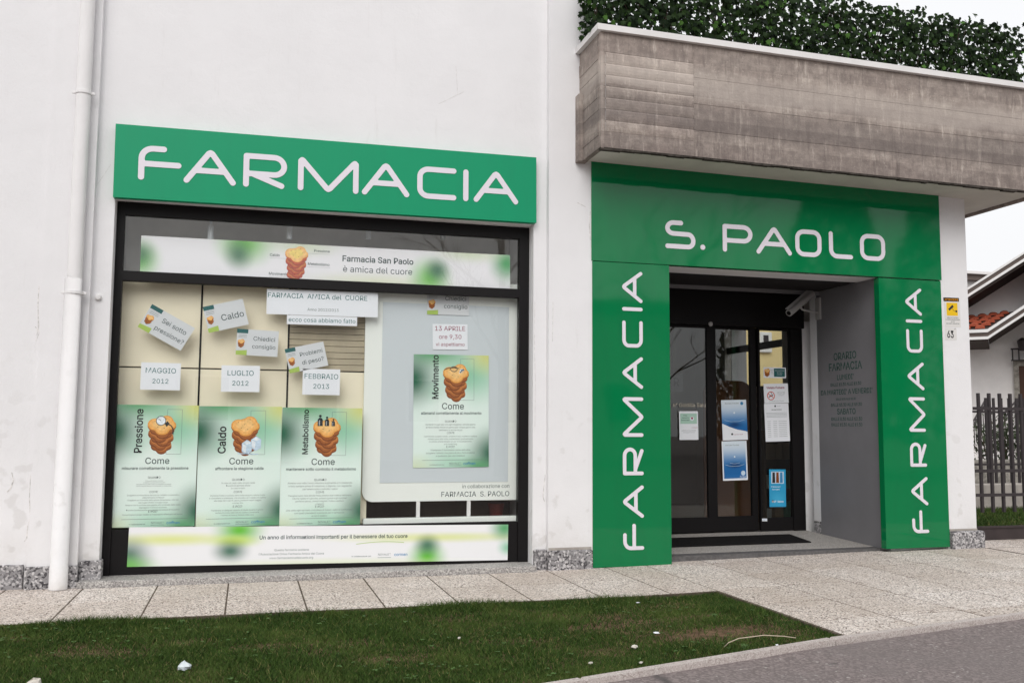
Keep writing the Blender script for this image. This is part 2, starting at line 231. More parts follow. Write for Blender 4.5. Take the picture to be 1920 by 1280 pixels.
# ------------------------------------------------------------------ mesh helpers
class MB:
    def __init__(s): s.v = []; s.f = []; s.mi = []; s.mats = []; s.uv = None
    def add(s, vs, fs, mat=None):
        b = len(s.v); s.v += [tuple(x) for x in vs]; i = 0
        if mat is not None:
            if mat not in s.mats: s.mats.append(mat)
            i = s.mats.index(mat)
        for f in fs: s.f.append(tuple(b+k for k in f)); s.mi.append(i)
        return s
    def box(s, x0, x1, y0, y1, z0, z1, mat=None, bev=0.):
        if bev:
            b = bev; vs = []
            for z in (z0, z1):
                zi = z+b if z == z0 else z-b
                for (zz, e) in ((z, b), (zi, 0)):
                    for (x, y, sx, sy) in ((x0, y0, 1, 1), (x1, y0, -1, 1), (x1, y1, -1, -1), (x0, y1, 1, -1)): vs.append((x+sx*e, y+sy*e, zz))
            fs = [(3, 2, 1, 0), (8, 9, 10, 11)]
            for k in range(4):
                j = (k+1) % 4
                fs += [(k, j, 4+j, 4+k), (4+k, 4+j, 12+j, 12+k), (12+k, 12+j, 8+j, 8+k)]
            return s.add(vs, fs, mat)
        return s.add([(x0, y0, z0), (x1, y0, z0), (x1, y1, z0), (x0, y1, z0), (x0, y0, z1), (x1, y0, z1), (x1, y1, z1), (x0, y1, z1)],
                     [(3, 2, 1, 0), (4, 5, 6, 7), (0, 1, 5, 4), (1, 2, 6, 5), (2, 3, 7, 6), (3, 0, 4, 7)], mat)
    def tube(s, pts, rad, n=10, mat=None, caps=True):
        pts = [Vector(p) for p in pts]; rad = rad if hasattr(rad, '__len__') else [rad]*len(pts); vs = []; fs = []
        for i, p in enumerate(pts):
            d = (pts[min(i+1, len(pts)-1)]-pts[max(i-1, 0)]).normalized(); a = d.orthogonal().normalized() if abs(d.z) > .95 else d.cross(Vector((0, 0, 1))).normalized(); b = d.cross(a)
            for k in range(n):
                t_ = 2*math.pi*k/n; vs.append(p+(a*math.cos(t_)+b*math.sin(t_))*rad[i])
        for i in range(len(pts)-1):
            for k in range(n): fs.append((i*n+k, i*n+(k+1) % n, (i+1)*n+(k+1) % n, (i+1)*n+k))
        if caps: m0 = len(vs); e0 = (len(pts)-1)*n; vs += vs[:n]+vs[e0:e0+n]; fs += [tuple(m0+k for k in range(n))[::-1], tuple(m0+n+k for k in range(n))]
        return s.add(vs, fs, mat)
    def prism(s, poly, z0, z1, mat=None, bev=0.):                       # poly in xy (counter-clockwise); z0/z1 may be functions
        n = len(poly); f0 = z0 if callable(z0) else (lambda x, y: z0); f1 = z1 if callable(z1) else (lambda x, y: z1)
        vs = [(x, y, f0(x, y)) for x, y in poly]
        if bev:
            cx = sum(p[0] for p in poly)/n; cy = sum(p[1] for p in poly)/n
            vs += [(x, y, f1(x, y)-bev) for x, y in poly]
            ins = [(x+(cx-x)/max(1e-6, math.hypot(cx-x, cy-y))*bev*1.3, y+(cy-y)/max(1e-6, math.hypot(cx-x, cy-y))*bev*1.3) for x, y in poly]
            vs += [(x, y, f1(x, y)) for x, y in ins]
            fs = [tuple(range(n))[::-1], tuple(range(2*n, 3*n))]
            for r in (0, 1): fs += [(r*n+k, r*n+(k+1) % n, (r+1)*n+(k+1) % n, (r+1)*n+k) for k in range(n)]
        else:
            vs += [(x, y, f1(x, y)) for x, y in poly]; fs = [tuple(range(n))[::-1], tuple(range(n, 2*n))] + [(k, (k+1) % n, n+(k+1) % n, n+k) for k in range(n)]
        return s.add(vs, fs, mat)
    def hull(s, a, b, mat=None):                                        # two loops of equal length joined and capped
        n = len(a); return s.add(list(a)+list(b), [tuple(range(n)), tuple(range(n, 2*n))[::-1]]+[(k, n+k, n+(k+1) % n, (k+1) % n) for k in range(n)], mat)
    def mesh(s, name, mat=None, off=(0, 0, 0), smooth=False):
        me = bpy.data.meshes.new(name); o = Vector(off)
        me.from_pydata([tuple(Vector(v)-o) for v in s.v], [], s.f)
        for k in (s.mats or [mat]): me.materials.append(M[k] if isinstance(k, str) else k)
        if s.mats: me.polygons.foreach_set('material_index', s.mi)
        if s.uv:
            ul = me.uv_layers.new(name='UVMap')
            for lp in me.loops: ul.data[lp.index].uv = s.uv[lp.vertex_index]
        if smooth: me.polygons.foreach_set('use_smooth', [True]*len(me.polygons))
        me.update(); return me
    def build(s, name, mat=None, parent=None, smooth=False, label=None, loc=None):
        root = parent
        while root is not None and root.parent is not None: root = root.parent
        if root is not None: off = root.location.copy()
        elif loc is not None: off = Vector(loc)
        else:
            a = np.array([tuple(v) for v in s.v]); off = Vector(((a[:, 0].min()+a[:, 0].max())/2, (a[:, 1].min()+a[:, 1].max())/2, a[:, 2].min()))
        o = bpy.data.objects.new(name, s.mesh(name, mat, off, smooth)); COL.objects.link(o)
        if parent is not None: o.parent = parent
        else: o.location = off
        if label: o['label'] = label
        return o
def tag(o, label=None, cat=None, group=None, kind=None):
    for k, v in (('label', label), ('category', cat), ('group', group), ('kind', kind)):
        if v: o[k] = v
    return o
def thing(name, label, cat, loc, group=None):
    o = bpy.data.objects.new(name, None); o.empty_display_size = .1; COL.objects.link(o); o.location = loc
    return tag(o, label, cat, group)
def inst(name, me, parent, loc, rot=None, scale=None, matrix=None):     # a piece that shares mesh data; loc in world (roots are never rotated)
    o = bpy.data.objects.new(name, me); COL.objects.link(o)
    if parent is not None:
        o.parent = parent; r = parent
        while r.parent is not None: r = r.parent
        base = r.location
    else: base = Vector((0, 0, 0))
    if matrix is not None: mm = matrix.copy(); mm.translation = mm.translation-base; o.matrix_basis = mm
    else:
        o.location = Vector(loc)-base
        if rot: o.rotation_euler = rot
        if scale: o.scale = scale
    return o
_tc = {}
try:                                                                    # the sans serif that ships inside Blender; its built-in face otherwise
    import os
    FONT = bpy.data.fonts.load(os.path.join(bpy.utils.system_resource('DATAFILES', path='fonts'), 'Inter.woff2'))
except Exception: FONT = None

def glyphs(s, bold=0., spacing=1., line=1.):
    key = (s, bold, spacing, line)
    if key not in _tc:
        cu = bpy.data.curves.new('t', 'FONT'); cu.body = s; cu.font = FONT or cu.font; cu.size = 1; cu.offset = bold; cu.resolution_u = 2; cu.align_x = 'CENTER'; cu.space_character = spacing; cu.space_line = line
        ob = bpy.data.objects.new('t', cu); me = bpy.data.meshes.new_from_object(ob)
        v = np.array([tuple(q.co)[:2] for q in me.vertices]); f = [tuple(q.vertices) for q in me.polygons]
        bpy.data.objects.remove(ob); bpy.data.curves.remove(cu); bpy.data.meshes.remove(me); _tc[key] = (v, f)
    return _tc[key]
class Sheet:                                                            # a flat printed sheet: origin bottom left, unit axes u (right) and v (up)
    def __init__(s, o, u, v, w, h): s.o = Vector(o); s.u = Vector(u).normalized(); s.v = Vector(v).normalized(); s.w = w; s.h = h; s.n = s.u.cross(s.v)
    @staticmethod
    def px(tl, tr, bl, y):
        a, b, c = at(*tl, y), at(*tr, y), at(*bl, y); u = b-a; v = a-c; v -= u.normalized()*v.dot(u.normalized())
        return Sheet(a-v, u, v, u.length, v.length)
    def P(s, x, y, d=0.): return s.o+s.u*(x*s.w)+s.v*(y*s.h)+s.n*d          # x, y fractions; d towards the viewer
    def panel(s, th=.0008, curl=0.):
        m_ = MB(); nx = 9 if curl else 2; vs = []; uv = []
        for j in (0, 1):
            for i in range(nx):
                fx = i/(nx-1); d = curl*max(0, (fx-.86)/.14)**2*(1 if j else .15); vs.append(s.P(fx-(d*.15 if curl else 0), j, d)); uv.append((fx, j))
        bk = [v_-s.n*th for v_ in vs]; k = 2*nx
        fs = [(i, i+1, nx+i+1, nx+i) for i in range(nx-1)]+[(k+i, k+nx+i, k+nx+i+1, k+i+1) for i in range(nx-1)]
        fs += [(0, k, k+1, 1)] if nx == 2 else []
        fs += [(0, nx, k+nx, k), (nx-1, k+nx-1, k+2*nx-1, 2*nx-1)]
        m_.add(vs+bk, fs); m_.uv = uv+uv; return m_
    def text(s, mb, txt, x, y, w, mat, bold=0., align='c', d=.0006, spacing=1., line=1., rot=0, h=None):   # baseline of the first line at y, text width w (fractions)
        v, f = glyphs(txt, bold, spacing, line); v = v.copy(); a, b = v[:, 0].min(), v[:, 0].max()
        k = w*s.w/(b-a); v[:, 0] -= {'c': (a+b)/2, 'l': a, 'r': b}[align]; v *= k
        if h: v[:, 1] *= h
        if rot == 90: v = np.stack([-v[:, 1], v[:, 0]], 1)
        o = s.P(x, y, d); mb.add([o+s.u*float(q[0])+s.v*float(q[1]) for q in v], f, mat)
    def word(s, parent, txt, x, y, w, mat, *a, name='printed_line', **k): m_ = MB(); s.text(m_, txt, x, y, w, mat, *a, **k); return m_.build(name, None, parent)
    def poly(s, mb, pts, mat, d=.0006): mb.add([s.P(x, y, d) for x, y in pts], [tuple(range(len(pts)))], mat)
    def disc(s, mb, x, y, r, mat, d=.0006, n=20, sy=1., a0=0, a1=360): s.poly(mb, [(x+r*math.cos(RAD(a0+(a1-a0)*k/n)), y+r*s.w/s.h*sy*math.sin(RAD(a0+(a1-a0)*k/n))) for k in range(n)], mat, d)
    def line(s, mb, pts, w, mat, d=.0006):
        for (x0, y0), (x1, y1) in zip(pts, pts[1:]):
            p0, p1 = s.P(x0, y0, d), s.P(x1, y1, d); q = (p1-p0).cross(s.n).normalized()*(w/2); mb.add([p0+q, p1+q, p1-q, p0-q], [(0, 1, 2, 3)], mat)
    def frame(s, mb, x0, y0, x1, y1, w, mat, d=.0006): s.line(mb, [(x0, y0), (x1, y0), (x1, y1), (x0, y1), (x0, y0)], w, mat, d)

# stroke lettering (rounded monoline capitals), polygonised from its distance field
def arc(cx, cy, rx, ry, a0, a1, n=8): return [(cx+rx*math.cos(RAD(a0+(a1-a0)*k/n)), cy+ry*math.sin(RAD(a0+(a1-a0)*k/n))) for k in range(n+1)]
STROKES = {
 'F': ([[(0, 0), (0, .66)]+arc(.36, .66, .36, .34, 180, 90)+[(.70, 1.0)], [(0, .47), (1.18, .47)]], 1.18),
 'A': ([[(0, 0), (.705, .97), (.76, 1.0), (.815, .97), (1.52, 0)], [(.28, .36), (1.24, .36)]], 1.52),
 'R': ([[(0, 0), (0, 1), (.94, 1)]+arc(.94, .68, .34, .32, 90, 0)[1:]+arc(.94, .68, .34, .30, 0, -90)+[(0, .38)], [(.20, .38), (1.20, 0)]], 1.28),
 'M': ([[(0, 0), (0, .96), (.04, 1), (.08, .97), (.91, .03), (.965, 0), (1.02, .03), (1.85, .97), (1.89, 1), (1.93, .96), (1.93, 0)]], 1.93),
 'C': ([[(1.26, 1)]+arc(.32, .72, .32, .28, 90, 180)+arc(.32, .28, .32, .28, 180, 270)+[(1.26, 0)]], 1.26),
 'I': ([[(0, 0), (0, 1)]], 0.),
 'S': ([[(.62, 1)]+arc(.28, .76, .28, .24, 90, 180)+arc(.28, .76, .28, .22, 180, 270)+[(.80, .53)]+arc(.94, .27, .24, .26, 90, 0)+arc(.94, .24, .24, .24, 0, -90)+[(0, 0)]], 1.18),
 'P': ([[(0, 0), (0, 1), (.88, 1)]+arc(.88, .70, .34, .30, 90, 0)[1:]+arc(.88, .70, .34, .30, 0, -90)+[(0, .40)]], 1.22),
 'O': ([arc(.32, .70, .32, .30, 180, 90)+arc(.78, .70, .32, .30, 90, 0)+arc(.78, .30, .32, .30, 0, -90)+arc(.32, .30, .32, .30, -90, -180)+[(0, .70)]], 1.10),
 'L': ([[(0, 1), (0, .30)]+arc(.30, .30, .30, .30, 180, 270)+[(1.0, 0)]], 1.0),
 '.': ([[(0, .03), (.001, .03)]], 0.)}
def letter_mesh(ch, hw=.098, g=.03, depth=.004, unit=1.):
    strokes, wd = STROKES[ch]; segs = [(a, b) for st in strokes for a, b in zip(st, st[1:])]
    if ch == '.': hw = hw*1.15
    xs = np.arange(-.21, wd+.21, g); ys = np.arange(-.21, 1.21, g); GX, GY_ = np.meshgrid(xs, ys, indexing='ij'); Dm = np.full(GX.shape, 9.)
    for (a, b) in segs:
        a = np.array(a, float); b = np.array(b, float); ab = b-a; l2 = max(1e-9, ab@ab)
        tt = np.clip(((GX-a[0])*ab[0]+(GY_-a[1])*ab[1])/l2, 0, 1); Dm = np.minimum(Dm, np.hypot(GX-a[0]-tt*ab[0], GY_-a[1]-tt*ab[1]))
    V = hw-Dm; idx = {}; m_ = MB(); vs = []; fs = []
    def vid(p):
        k = (round(p[0], 5), round(p[1], 5))
        if k not in idx: idx[k] = len(vs); vs.append((p[0]*unit, p[1]*unit, depth))
        return idx[k]
    edges = {}
    for i in range(len(xs)-1):
        for j in range(len(ys)-1):
            cs = [(i, j), (i+1, j), (i+1, j+1), (i, j+1)]; pl = []
            if max(V[c_] for c_ in cs) <= 0: continue
            for q in range(4):
                a, b = cs[q], cs[(q+1) % 4]; va, vb = V[a], V[b]
                if va > 0: pl.append((xs[a[0]], ys[a[1]]))
                if (va > 0) != (vb > 0):
                    k_ = va/(va-vb); pl.append((xs[a[0]]+(xs[b[0]]-xs[a[0]])*k_, ys[a[1]]+(ys[b[1]]-ys[a[1]])*k_))
            ids = []
            for p_ in pl:
                q_ = vid(p_)
                if q_ not in ids: ids.append(q_)
            if len(ids) > 2:
                fs.append(tuple(ids))
                for a, b in zip(ids, ids[1:]+ids[:1]): edges[(a, b)] = 1
    rim = [e for e in edges if (e[1], e[0]) not in edges]; back = {}
    for a, b in rim:
        for q_ in (a, b):
            if q_ not in back: back[q_] = len(vs); vs.append((vs[q_][0], vs[q_][1], 0.))
        fs.append((b, a, back[a], back[b]))
    m_.add(vs, fs); return m_
LM = {}
def letters(word, xs, size, sheet_o, u, v, parent, key='', squeeze=1.):   # xs: left stem centre of every letter (metres along u), size: height of the centre line
    n_ = Vector(u).cross(Vector(v))
    for ch, x in zip(word, xs):
        if (ch, size) not in LM: LM[(ch, size)] = letter_mesh(ch, unit=size).mesh('letter', 'letter')
        mm = Matrix((Vector(u)*squeeze, Vector(v), n_)).transposed().to_4x4(); mm.translation = Vector(sheet_o)+Vector(u)*x
        inst('letter', LM[(ch, size)], parent, None, matrix=mm)
WORD = 'FARMACIA'
def layout(word, gap=.30):
    x = 0; out = []
    for i, ch in enumerate(word):
        out.append(x); nx = word[i+1] if i+1 < len(word) else ''
        x += STROKES[ch][1]+.196+gap*(.62 if 'A' in (ch, nx) and 'I' not in (ch, nx) else 1)
    return out
def gz(x): return -.02+max(0., min(x, 7.6)-3.0)*.0165                               # the pavement climbs gently to the right
def kerb_y(x): return -3.215+np.where(np.asarray(x) < 3.6, (np.asarray(x)-3.6)*.262, (np.asarray(x)-3.6)*.150)                                # road side edge of the kerb
def clip(poly, a, b, c):                                                  # keep a*x+b*y+c >= 0
    out = []
    for (p, q) in zip(poly, poly[1:]+poly[:1]):
        dp, dq = a*p[0]+b*p[1]+c, a*q[0]+b*q[1]+c
        if dp >= 0: out.append(p)
        if (dp >= 0) != (dq >= 0): k = dp/(dp-dq); out.append((p[0]+(q[0]-p[0])*k, p[1]+(q[1]-p[1])*k))
    return out

# ------------------------------------------------------------------ ground
g = MB(); gxs = [-120, 3.0, 7.6, 120]                                        # follows the gentle rise of the street; drops away under kerb and pavement
g.add([(x, y(x), gz(x)-.030-dz) for y, dz in ((lambda x: -120, 0), (lambda x: kerb_y(x)+.03, 0), (lambda x: kerb_y(x)+.06, .3), (lambda x: 140, .3)) for x in gxs], [(r*4+k, r*4+k+1, (r+1)*4+k+1, (r+1)*4+k) for r in range(3) for k in range(3)])
tag(g.build('road', 'asphalt', loc=(0, 0, 0)), kind='structure', label='grey worn asphalt road with dark cracks')
# pavement bed and slabs
XS = [-4.72, -4.14, -3.56, -2.98, -2.40, -1.82, -1.24, -.67, -.11, .46, 1.02, 1.58, 2.15, 2.72, 3.31, 3.72, 4.35, 4.98, 5.61, 6.24, 6.87, 7.50, 8.13, 8.76, 9.4, 10.04]
YS = [.55, -.06, -.72, -1.38, -2.04, -2.70, -3.36]
pav = thing('pavement', None, None, (0, 0, 0)); pav['kind'] = 'structure'; pav['label'] = 'pavement of exposed aggregate slabs in front of the pharmacy'
bed = MB()
for (xa, xb) in ((-6, 3.0), (3.0, 3.70), (3.70, 7.6), (7.6, 24)):
    yl_ = (lambda x: kerb_y(x)+.05) if xa > 3.5 else (lambda x: -1.45)
    bed.prism([(xa, yl_(xa)), (xb, yl_(xb)), (xb, .62), (xa, .62)], -.16, lambda x, y: gz(x)-.0018)
bed.build('joint_filling', 'joint', pav)
kx, ky = -.150, 1.0
for i in range(len(XS)-1):
    for j in range(len(YS)-1):
        x0, x1, y1, y0 = XS[i], XS[i+1], YS[j], YS[j+1]
        if x1 <= 3.75 and y1 < -1.3: continue
        if x1 <= 3.75 and j == 2: y0 = -1.44
        if x1 <= 3.75 and j == 1: y0 = -.72
        if x1 <= 3.75 and j > 2: continue
        gp = .0045; poly = [(x0+gp, y0+gp), (x1-gp, y0+gp), (x1-gp, y1-gp), (x0+gp, y1-gp)]
        poly = clip(poly, kx, ky, 3.215+3.6*.150-.066)
        if len(poly) < 3: continue
        dz = random.uniform(-.0008, .0008)
        s_ = MB().prism(poly, lambda x, y: gz(x)-.04, lambda x, y, d=dz: gz(x)+d, bev=.004); s_.build('paving_slab', 'paving', pav)
# kerb stones along the road
kb = thing('kerb', None, None, (0, 0, 0)); kb['kind'] = 'structure'; kb['label'] = 'low pinkish kerb stones along the road edge'
x = 3.6-1.9*6/math.hypot(1, .262)
while x < 24:
    dirv = Vector((1, .262 if x < 3.59 else .150, 0)).normalized(); nrm = Vector((-dirv.y, dirv.x, 0)); ln = 1.9; p0 = Vector((x, float(kerb_y(x)), 0)); p1 = p0+dirv*(ln-.008)
    q = [(p0.x, p0.y), (p1.x, p1.y), (p1.x+nrm.x*.06, p1.y+nrm.y*.06), (p0.x+nrm.x*.06, p0.y+nrm.y*.06)]
    MB().prism(q, -.2, lambda a, b: gz(a)+.002, bev=.008).build('kerb_stone', 'kerb', kb); x += dirv.x*ln
# lawn soil
soil = MB(); nx_, ny_ = 60, 24
def lawn_z(x, y): return gz(x)-.025+.012*math.sin(x*2.1+1)*math.sin(y*1.7)
LX0, LX1 = -6.0, 3.69
vs = []
for i in range(nx_+1):
    x = LX0+(LX1-LX0)*i/nx_; ya, yb = kerb_y(x)+.055, -1.452
    for j in range(ny_+1): y = ya+(yb-ya)*j/ny_; vs.append((x, y, lawn_z(x, y)))
soil.add(vs, [(i*(ny_+1)+j, (i+1)*(ny_+1)+j, (i+1)*(ny_+1)+j+1, i*(ny_+1)+j+1) for i in range(nx_) for j in range(ny_)])
tag(soil.build('lawn_soil', 'earth', smooth=True, loc=(0, 0, 0)), kind='structure', label='bare brown earth showing through the lawn')
def blades(n, sx, sy, zfun, dens, hgt, name, label, wid=.0028):
    X_ = RNG.uniform(*sx, n*2); Y_ = RNG.uniform(*sy, n*2); keep = dens(X_, Y_) > RNG.random(n*2); X_ = X_[keep][:n]; Y_ = Y_[keep][:n]; n = len(X_)
    Z_ = np.array([zfun(a, b) for a, b in zip(X_, Y_)]); h = hgt*(1+.7*np.exp(-((Y_+1.5)/.12)**2))*RNG.uniform(.4, 1.35, n)*(1+.35*np.sin(X_*5)*np.sin(Y_*4+1)); an = RNG.uniform(0, 2*np.pi, n); ln = RNG.normal(0, .75, (n, 2))*h[:, None]
    w = wid*RNG.uniform(.7, 1.6, n); dx, dy = np.cos(an)*w, np.sin(an)*w
    V = np.empty((n, 3, 3)); V[:, 0] = np.stack([X_-dx, Y_-dy, Z_-.004], 1); V[:, 1] = np.stack([X_+dx, Y_+dy, Z_-.004], 1); V[:, 2] = np.stack([X_+ln[:, 0], Y_+ln[:, 1], Z_+h], 1)
    me = bpy.data.meshes.new(name); me.vertices.add(n*3); me.vertices.foreach_set('co', V.ravel()); me.loops.add(n*3); me.loops.foreach_set('vertex_index', np.arange(n*3)); me.polygons.add(n); me.polygons.foreach_set('loop_start', np.arange(n)*3)
    me.update(calc_edges=True); me.materials.append(M['grass']); o = bpy.data.objects.new(name, me); COL.objects.link(o); return tag(o, label, 'grass', kind='stuff')
def lawn_dens(x, y):
    d = np.ones_like(x); d[(y < kerb_y(x)+.055) | (y > -1.432) | (x > 3.70)] = 0
    d *= np.clip(.80+.40*np.sin(3.1*x+1.3*y)*np.sin(4.7*y-1.1*x+2)+.25*np.sin(9*x+1)*np.sin(11*y), .3, 1)
    for (cx, cy, rx, ry, s) in ((2.95, -2.80, .62, .28, .98), (2.4, -2.35, .4, .16, .8), (3.2, -2.25, .35, .14, .75), (1.6, -2.6, .5, .12, .65), (.2, -2.45, .4, .1, .6), (3.1, -1.75, .45, .13, .7), (1.9, -1.75, .4, .1, .6), (.9, -2.9, .3, .1, .5), (-.9, -2.3, .3, .1, .5), (2.3, -2.0, .5, .16, .6), (3.2, -1.9, .3, .14, .55), (1.2, -2.3, .35, .15, .45), (2.5, -2.55, .25, .15, .5), (-.3, -2.2, .3, .12, .4), (.5, -3.0, .35, .12, .35)):
        d *= 1-s*np.exp(-(((x-cx)/rx)**2+((y-cy)/ry)**2)**1.5)
    return d
blades(300000, (-2.6, 3.705), (-4.8, -1.43), lawn_z, lawn_dens, .024, 'grass', 'short dark green grass of the lawn in front of the shop window')
# clover and broad weeds in the lawn
cl = MB()
for k in range(700):
    cx, cy = random.uniform(-2.2, 3.6), random.uniform(-4.2, -1.55)
    if random.random() > .25+.75*(math.sin(cx*3.1+2)*math.sin(cy*4.3) > .35): continue
    if cy < kerb_y(cx)+.15: continue
    z = lawn_z(cx, cy)+random.uniform(.02, .045); a = random.uniform(0, 6.28); r = random.uniform(.005, .010)
    for q in range(3):
        t_ = a+q*2.094; c0 = (cx+math.cos(t_)*r, cy+math.sin(t_)*r); cl.add([(c0[0]+r*.95*math.cos(6.283*w/6), c0[1]+r*.95*math.sin(6.283*w/6), z+random.uniform(-.003, .004)) for w in range(6)], [tuple(range(6))])
tag(cl.build('clover', 'clover', loc=(0, 0, 0)), 'light green clover leaves scattered through the lawn', 'clover', kind='stuff')
# litter on the lawn
def crumple(name, px, r, mat, label, cat, flat=.6, z=.0, n=14):
    y0 = None; rr = _F+AX*((px[0]-960)/FPX)-AU*((px[1]-640)/FPX); k = (0.0-CAM.z)/rr.z; c = CAM+rr*k; c.z = lawn_z(c.x, c.y)+.028+z
    b = MB(); vs = []; fs = []; rn = random.Random(px[0])
    for i in range(5):
        for j in range(8):
            ph = math.pi*i/4; th = 2*math.pi*j/8; q = r*rn.uniform(.65, 1.25); vs.append((c.x+q*math.sin(ph)*math.cos(th), c.y+q*math.sin(ph)*math.sin(th)*.8, c.z+q*math.cos(ph)*flat))
    for i in range(4):
        for j in range(8): fs.append((i*8+j, (i+1)*8+j, (i+1)*8+(j+1) % 8, i*8+(j+1) % 8))
    b.add(vs, fs); return tag(b.build(name, mat), label, cat)
crumple('plastic_wrapper', (346, 1243), .042, 'plastic', 'crumpled clear plastic wrapper lying on the lawn below the window', 'wrapper')
crumple('paper_scrap', (62, 1273), .05, 'litter', 'torn pale yellowish scrap at the lower left corner of the lawn', 'litter')
crumple('paper_scrap', (861, 1188), .011, 'litter', 'tiny white scrap lying alone on the grass under the lower banner', 'litter')
crumple('paper_scrap', (1196, 1124), .015, 'paper', 'white scrap at the back edge of the lawn below the left green panel', 'litter', .3)
crumple('paper_scrap', (1231, 1181), .022, 'paper', 'flat white scrap in the middle of the lawn right of centre', 'litter', .25)
crumple('paper_scrap', (1190, 1205), .020, 'litter', 'cream crumpled scrap left of the flat white one on the lawn', 'litter')
crumple('paper_scrap', (1107, 1234), .016, 'litter', 'small pinkish scrap near the kerb left of its neighbour scrap', 'litter', .4)
crumple('paper_scrap', (1201, 1234), .013, 'litter', 'small tan scrap near the kerb below the cream one', 'litter', .4)
crumple('paper_scrap', (1457, 1206), .010, 'paper', 'tiny white scrap on bare earth by the right tip of lawn', 'litter', .4)
def gpt(px, py, z):
    rr = _F+AX*((px-960)/FPX)-AU*((py-640)/FPX); return CAM+rr*((z-CAM.z)/rr.z)
tw = [gpt(*q, lz) for q, lz in (((1358, 1212), -.01), ((1366, 1204), .03), ((1385, 1196), .04), ((1410, 1193), .05), ((1432, 1190), .05), ((1470, 1192), .045), ((1492, 1195), .01))]
tag(MB().tube(tw, .003, 6).build('dry_stem', 'straw', smooth=True), 'long pale dry stem arching over the bare earth patch', 'stem')
for k, (px, py) in enumerate(((1340, 1163), (1395, 1222), (340, 1175))):
    c = gpt(px, py, 0); b = MB()
    for q in range(7):
        a = q*.9+k; r = random.uniform(.02, .04); b.add([(c.x, c.y, c.z+.01), (c.x+r*.6*math.cos(a-.35), c.y+r*.6*math.sin(a-.35), c.z+.045), (c.x+r*math.cos(a), c.y+r*math.sin(a), c.z+.035), (c.x+r*.6*math.cos(a+.35), c.y+r*.6*math.sin(a+.35), c.z+.045)], [(0, 1, 2, 3)])
    tag(b.build('weed_plant', 'clover'), ['bright green weed rosette on the lawn right of centre', 'pale green weed by the kerb under the dry stem', 'light green weed on the lawn near the left end of the window'][k], 'weed')

# ------------------------------------------------------------------ main building
B = thing('pharmacy_building', 'white rendered pharmacy building with pilasters, shop window and recessed entrance', 'building', (0, 0, 0))
HT = 7.4
def holed(x0, x1, z0, z1, hx0, hx1, hz0, hz1, y0, y1, revy):
    m_ = MB(); 
    m_.add([(x0, y0, z0), (x1, y0, z0), (x1, y0, z1), (x0, y0, z1), (hx0, y0, hz0), (hx1, y0, hz0), (hx1, y0, hz1), (hx0, y0, hz1), (hx0, revy, hz0), (hx1, revy, hz0), (hx1, revy, hz1), (hx0, revy, hz1)],
           [(0, 1, 5, 4), (1, 2, 6, 5), (2, 3, 7, 6), (3, 0, 4, 7), (4, 5, 9, 8), (5, 6, 10, 9), (6, 7, 11, 10), (7, 4, 8, 11)])
    m_.add([(x0, y1, z0), (x1, y1, z0), (x1, y1, z1), (x0, y1, z1), (hx0, y1, hz0), (hx1, y1, hz0), (hx1, y1, hz1), (hx0, y1, hz1)], [(4, 5, 1, 0), (5, 6, 2, 1), (6, 7, 3, 2), (7, 4, 0, 3)])
    for (xa, xb) in ((x0, x0), (x1, x1)): pass
    m_.add([(x0, y0, z1), (x1, y0, z1), (x1, y1, z1), (x0, y1, z1)], [(0, 1, 2, 3)]); return m_
WX0, WX1, WZ0, WZ1 = -1.148, 2.605, .03, 3.245
holed(-1.31, 2.74, -.1, HT, WX0, WX1, WZ0, WZ1, .075, .45, .449).build('wall', 'stucco', B)
MB().box(2.735, 3.187, 0, .45, -.1, HT, bev=.012).build('pilaster', 'stucco', B)
MB().box(-1.672, -1.302, 0, .45, -.1, HT, bev=.012).build('pilaster', 'stucco', B)
MB().box(-6, -1.674, .045, .45, -.1, HT).build('wall', 'stucco', B)
MB().box(-6, 3.187, .452, .6, 3.6, HT).build('wall', 'stucco', B)
MB().box(2.95, 3.185, .6, 9, -.1, HT).build('wall', 'stucco', B); MB().box(-6, -5.8, .6, 9, -.1, HT).build('wall', 'stucco', B)
MB().box(-6, 3.187, 9, 9.3, -.1, HT).build('wall', 'stucco', B); MB().box(-6.05, 3.2, .5, 9.35, HT, HT+.2).build('roof', 'conc_plain', B)
# granite plinth blocks
for (x0, x1, y0, z1) in ((-3.2, -1.705, .012, .172), (-1.685, -1.295, -.03, .158), (-1.29, -1.125, .038, .185), (2.612, 2.728, .030, .165), (2.730, 3.165, -.032, .16), (-4.72, -3.21, .012, .172)):
    MB().box(x0, x1, y0, y0+.12, -.05, z1, bev=.006).build('plinth_block', 'granite', B)
MB().box(2.74, 3.16, -.012, .0, .16, .185, bev=.002).build('mortar_joint', 'conc_plain', B)
MB().box(-1.29, 2.606, -.055, .43, -.05, .032, bev=.006).build('window_sill', 'granite_sill', B)
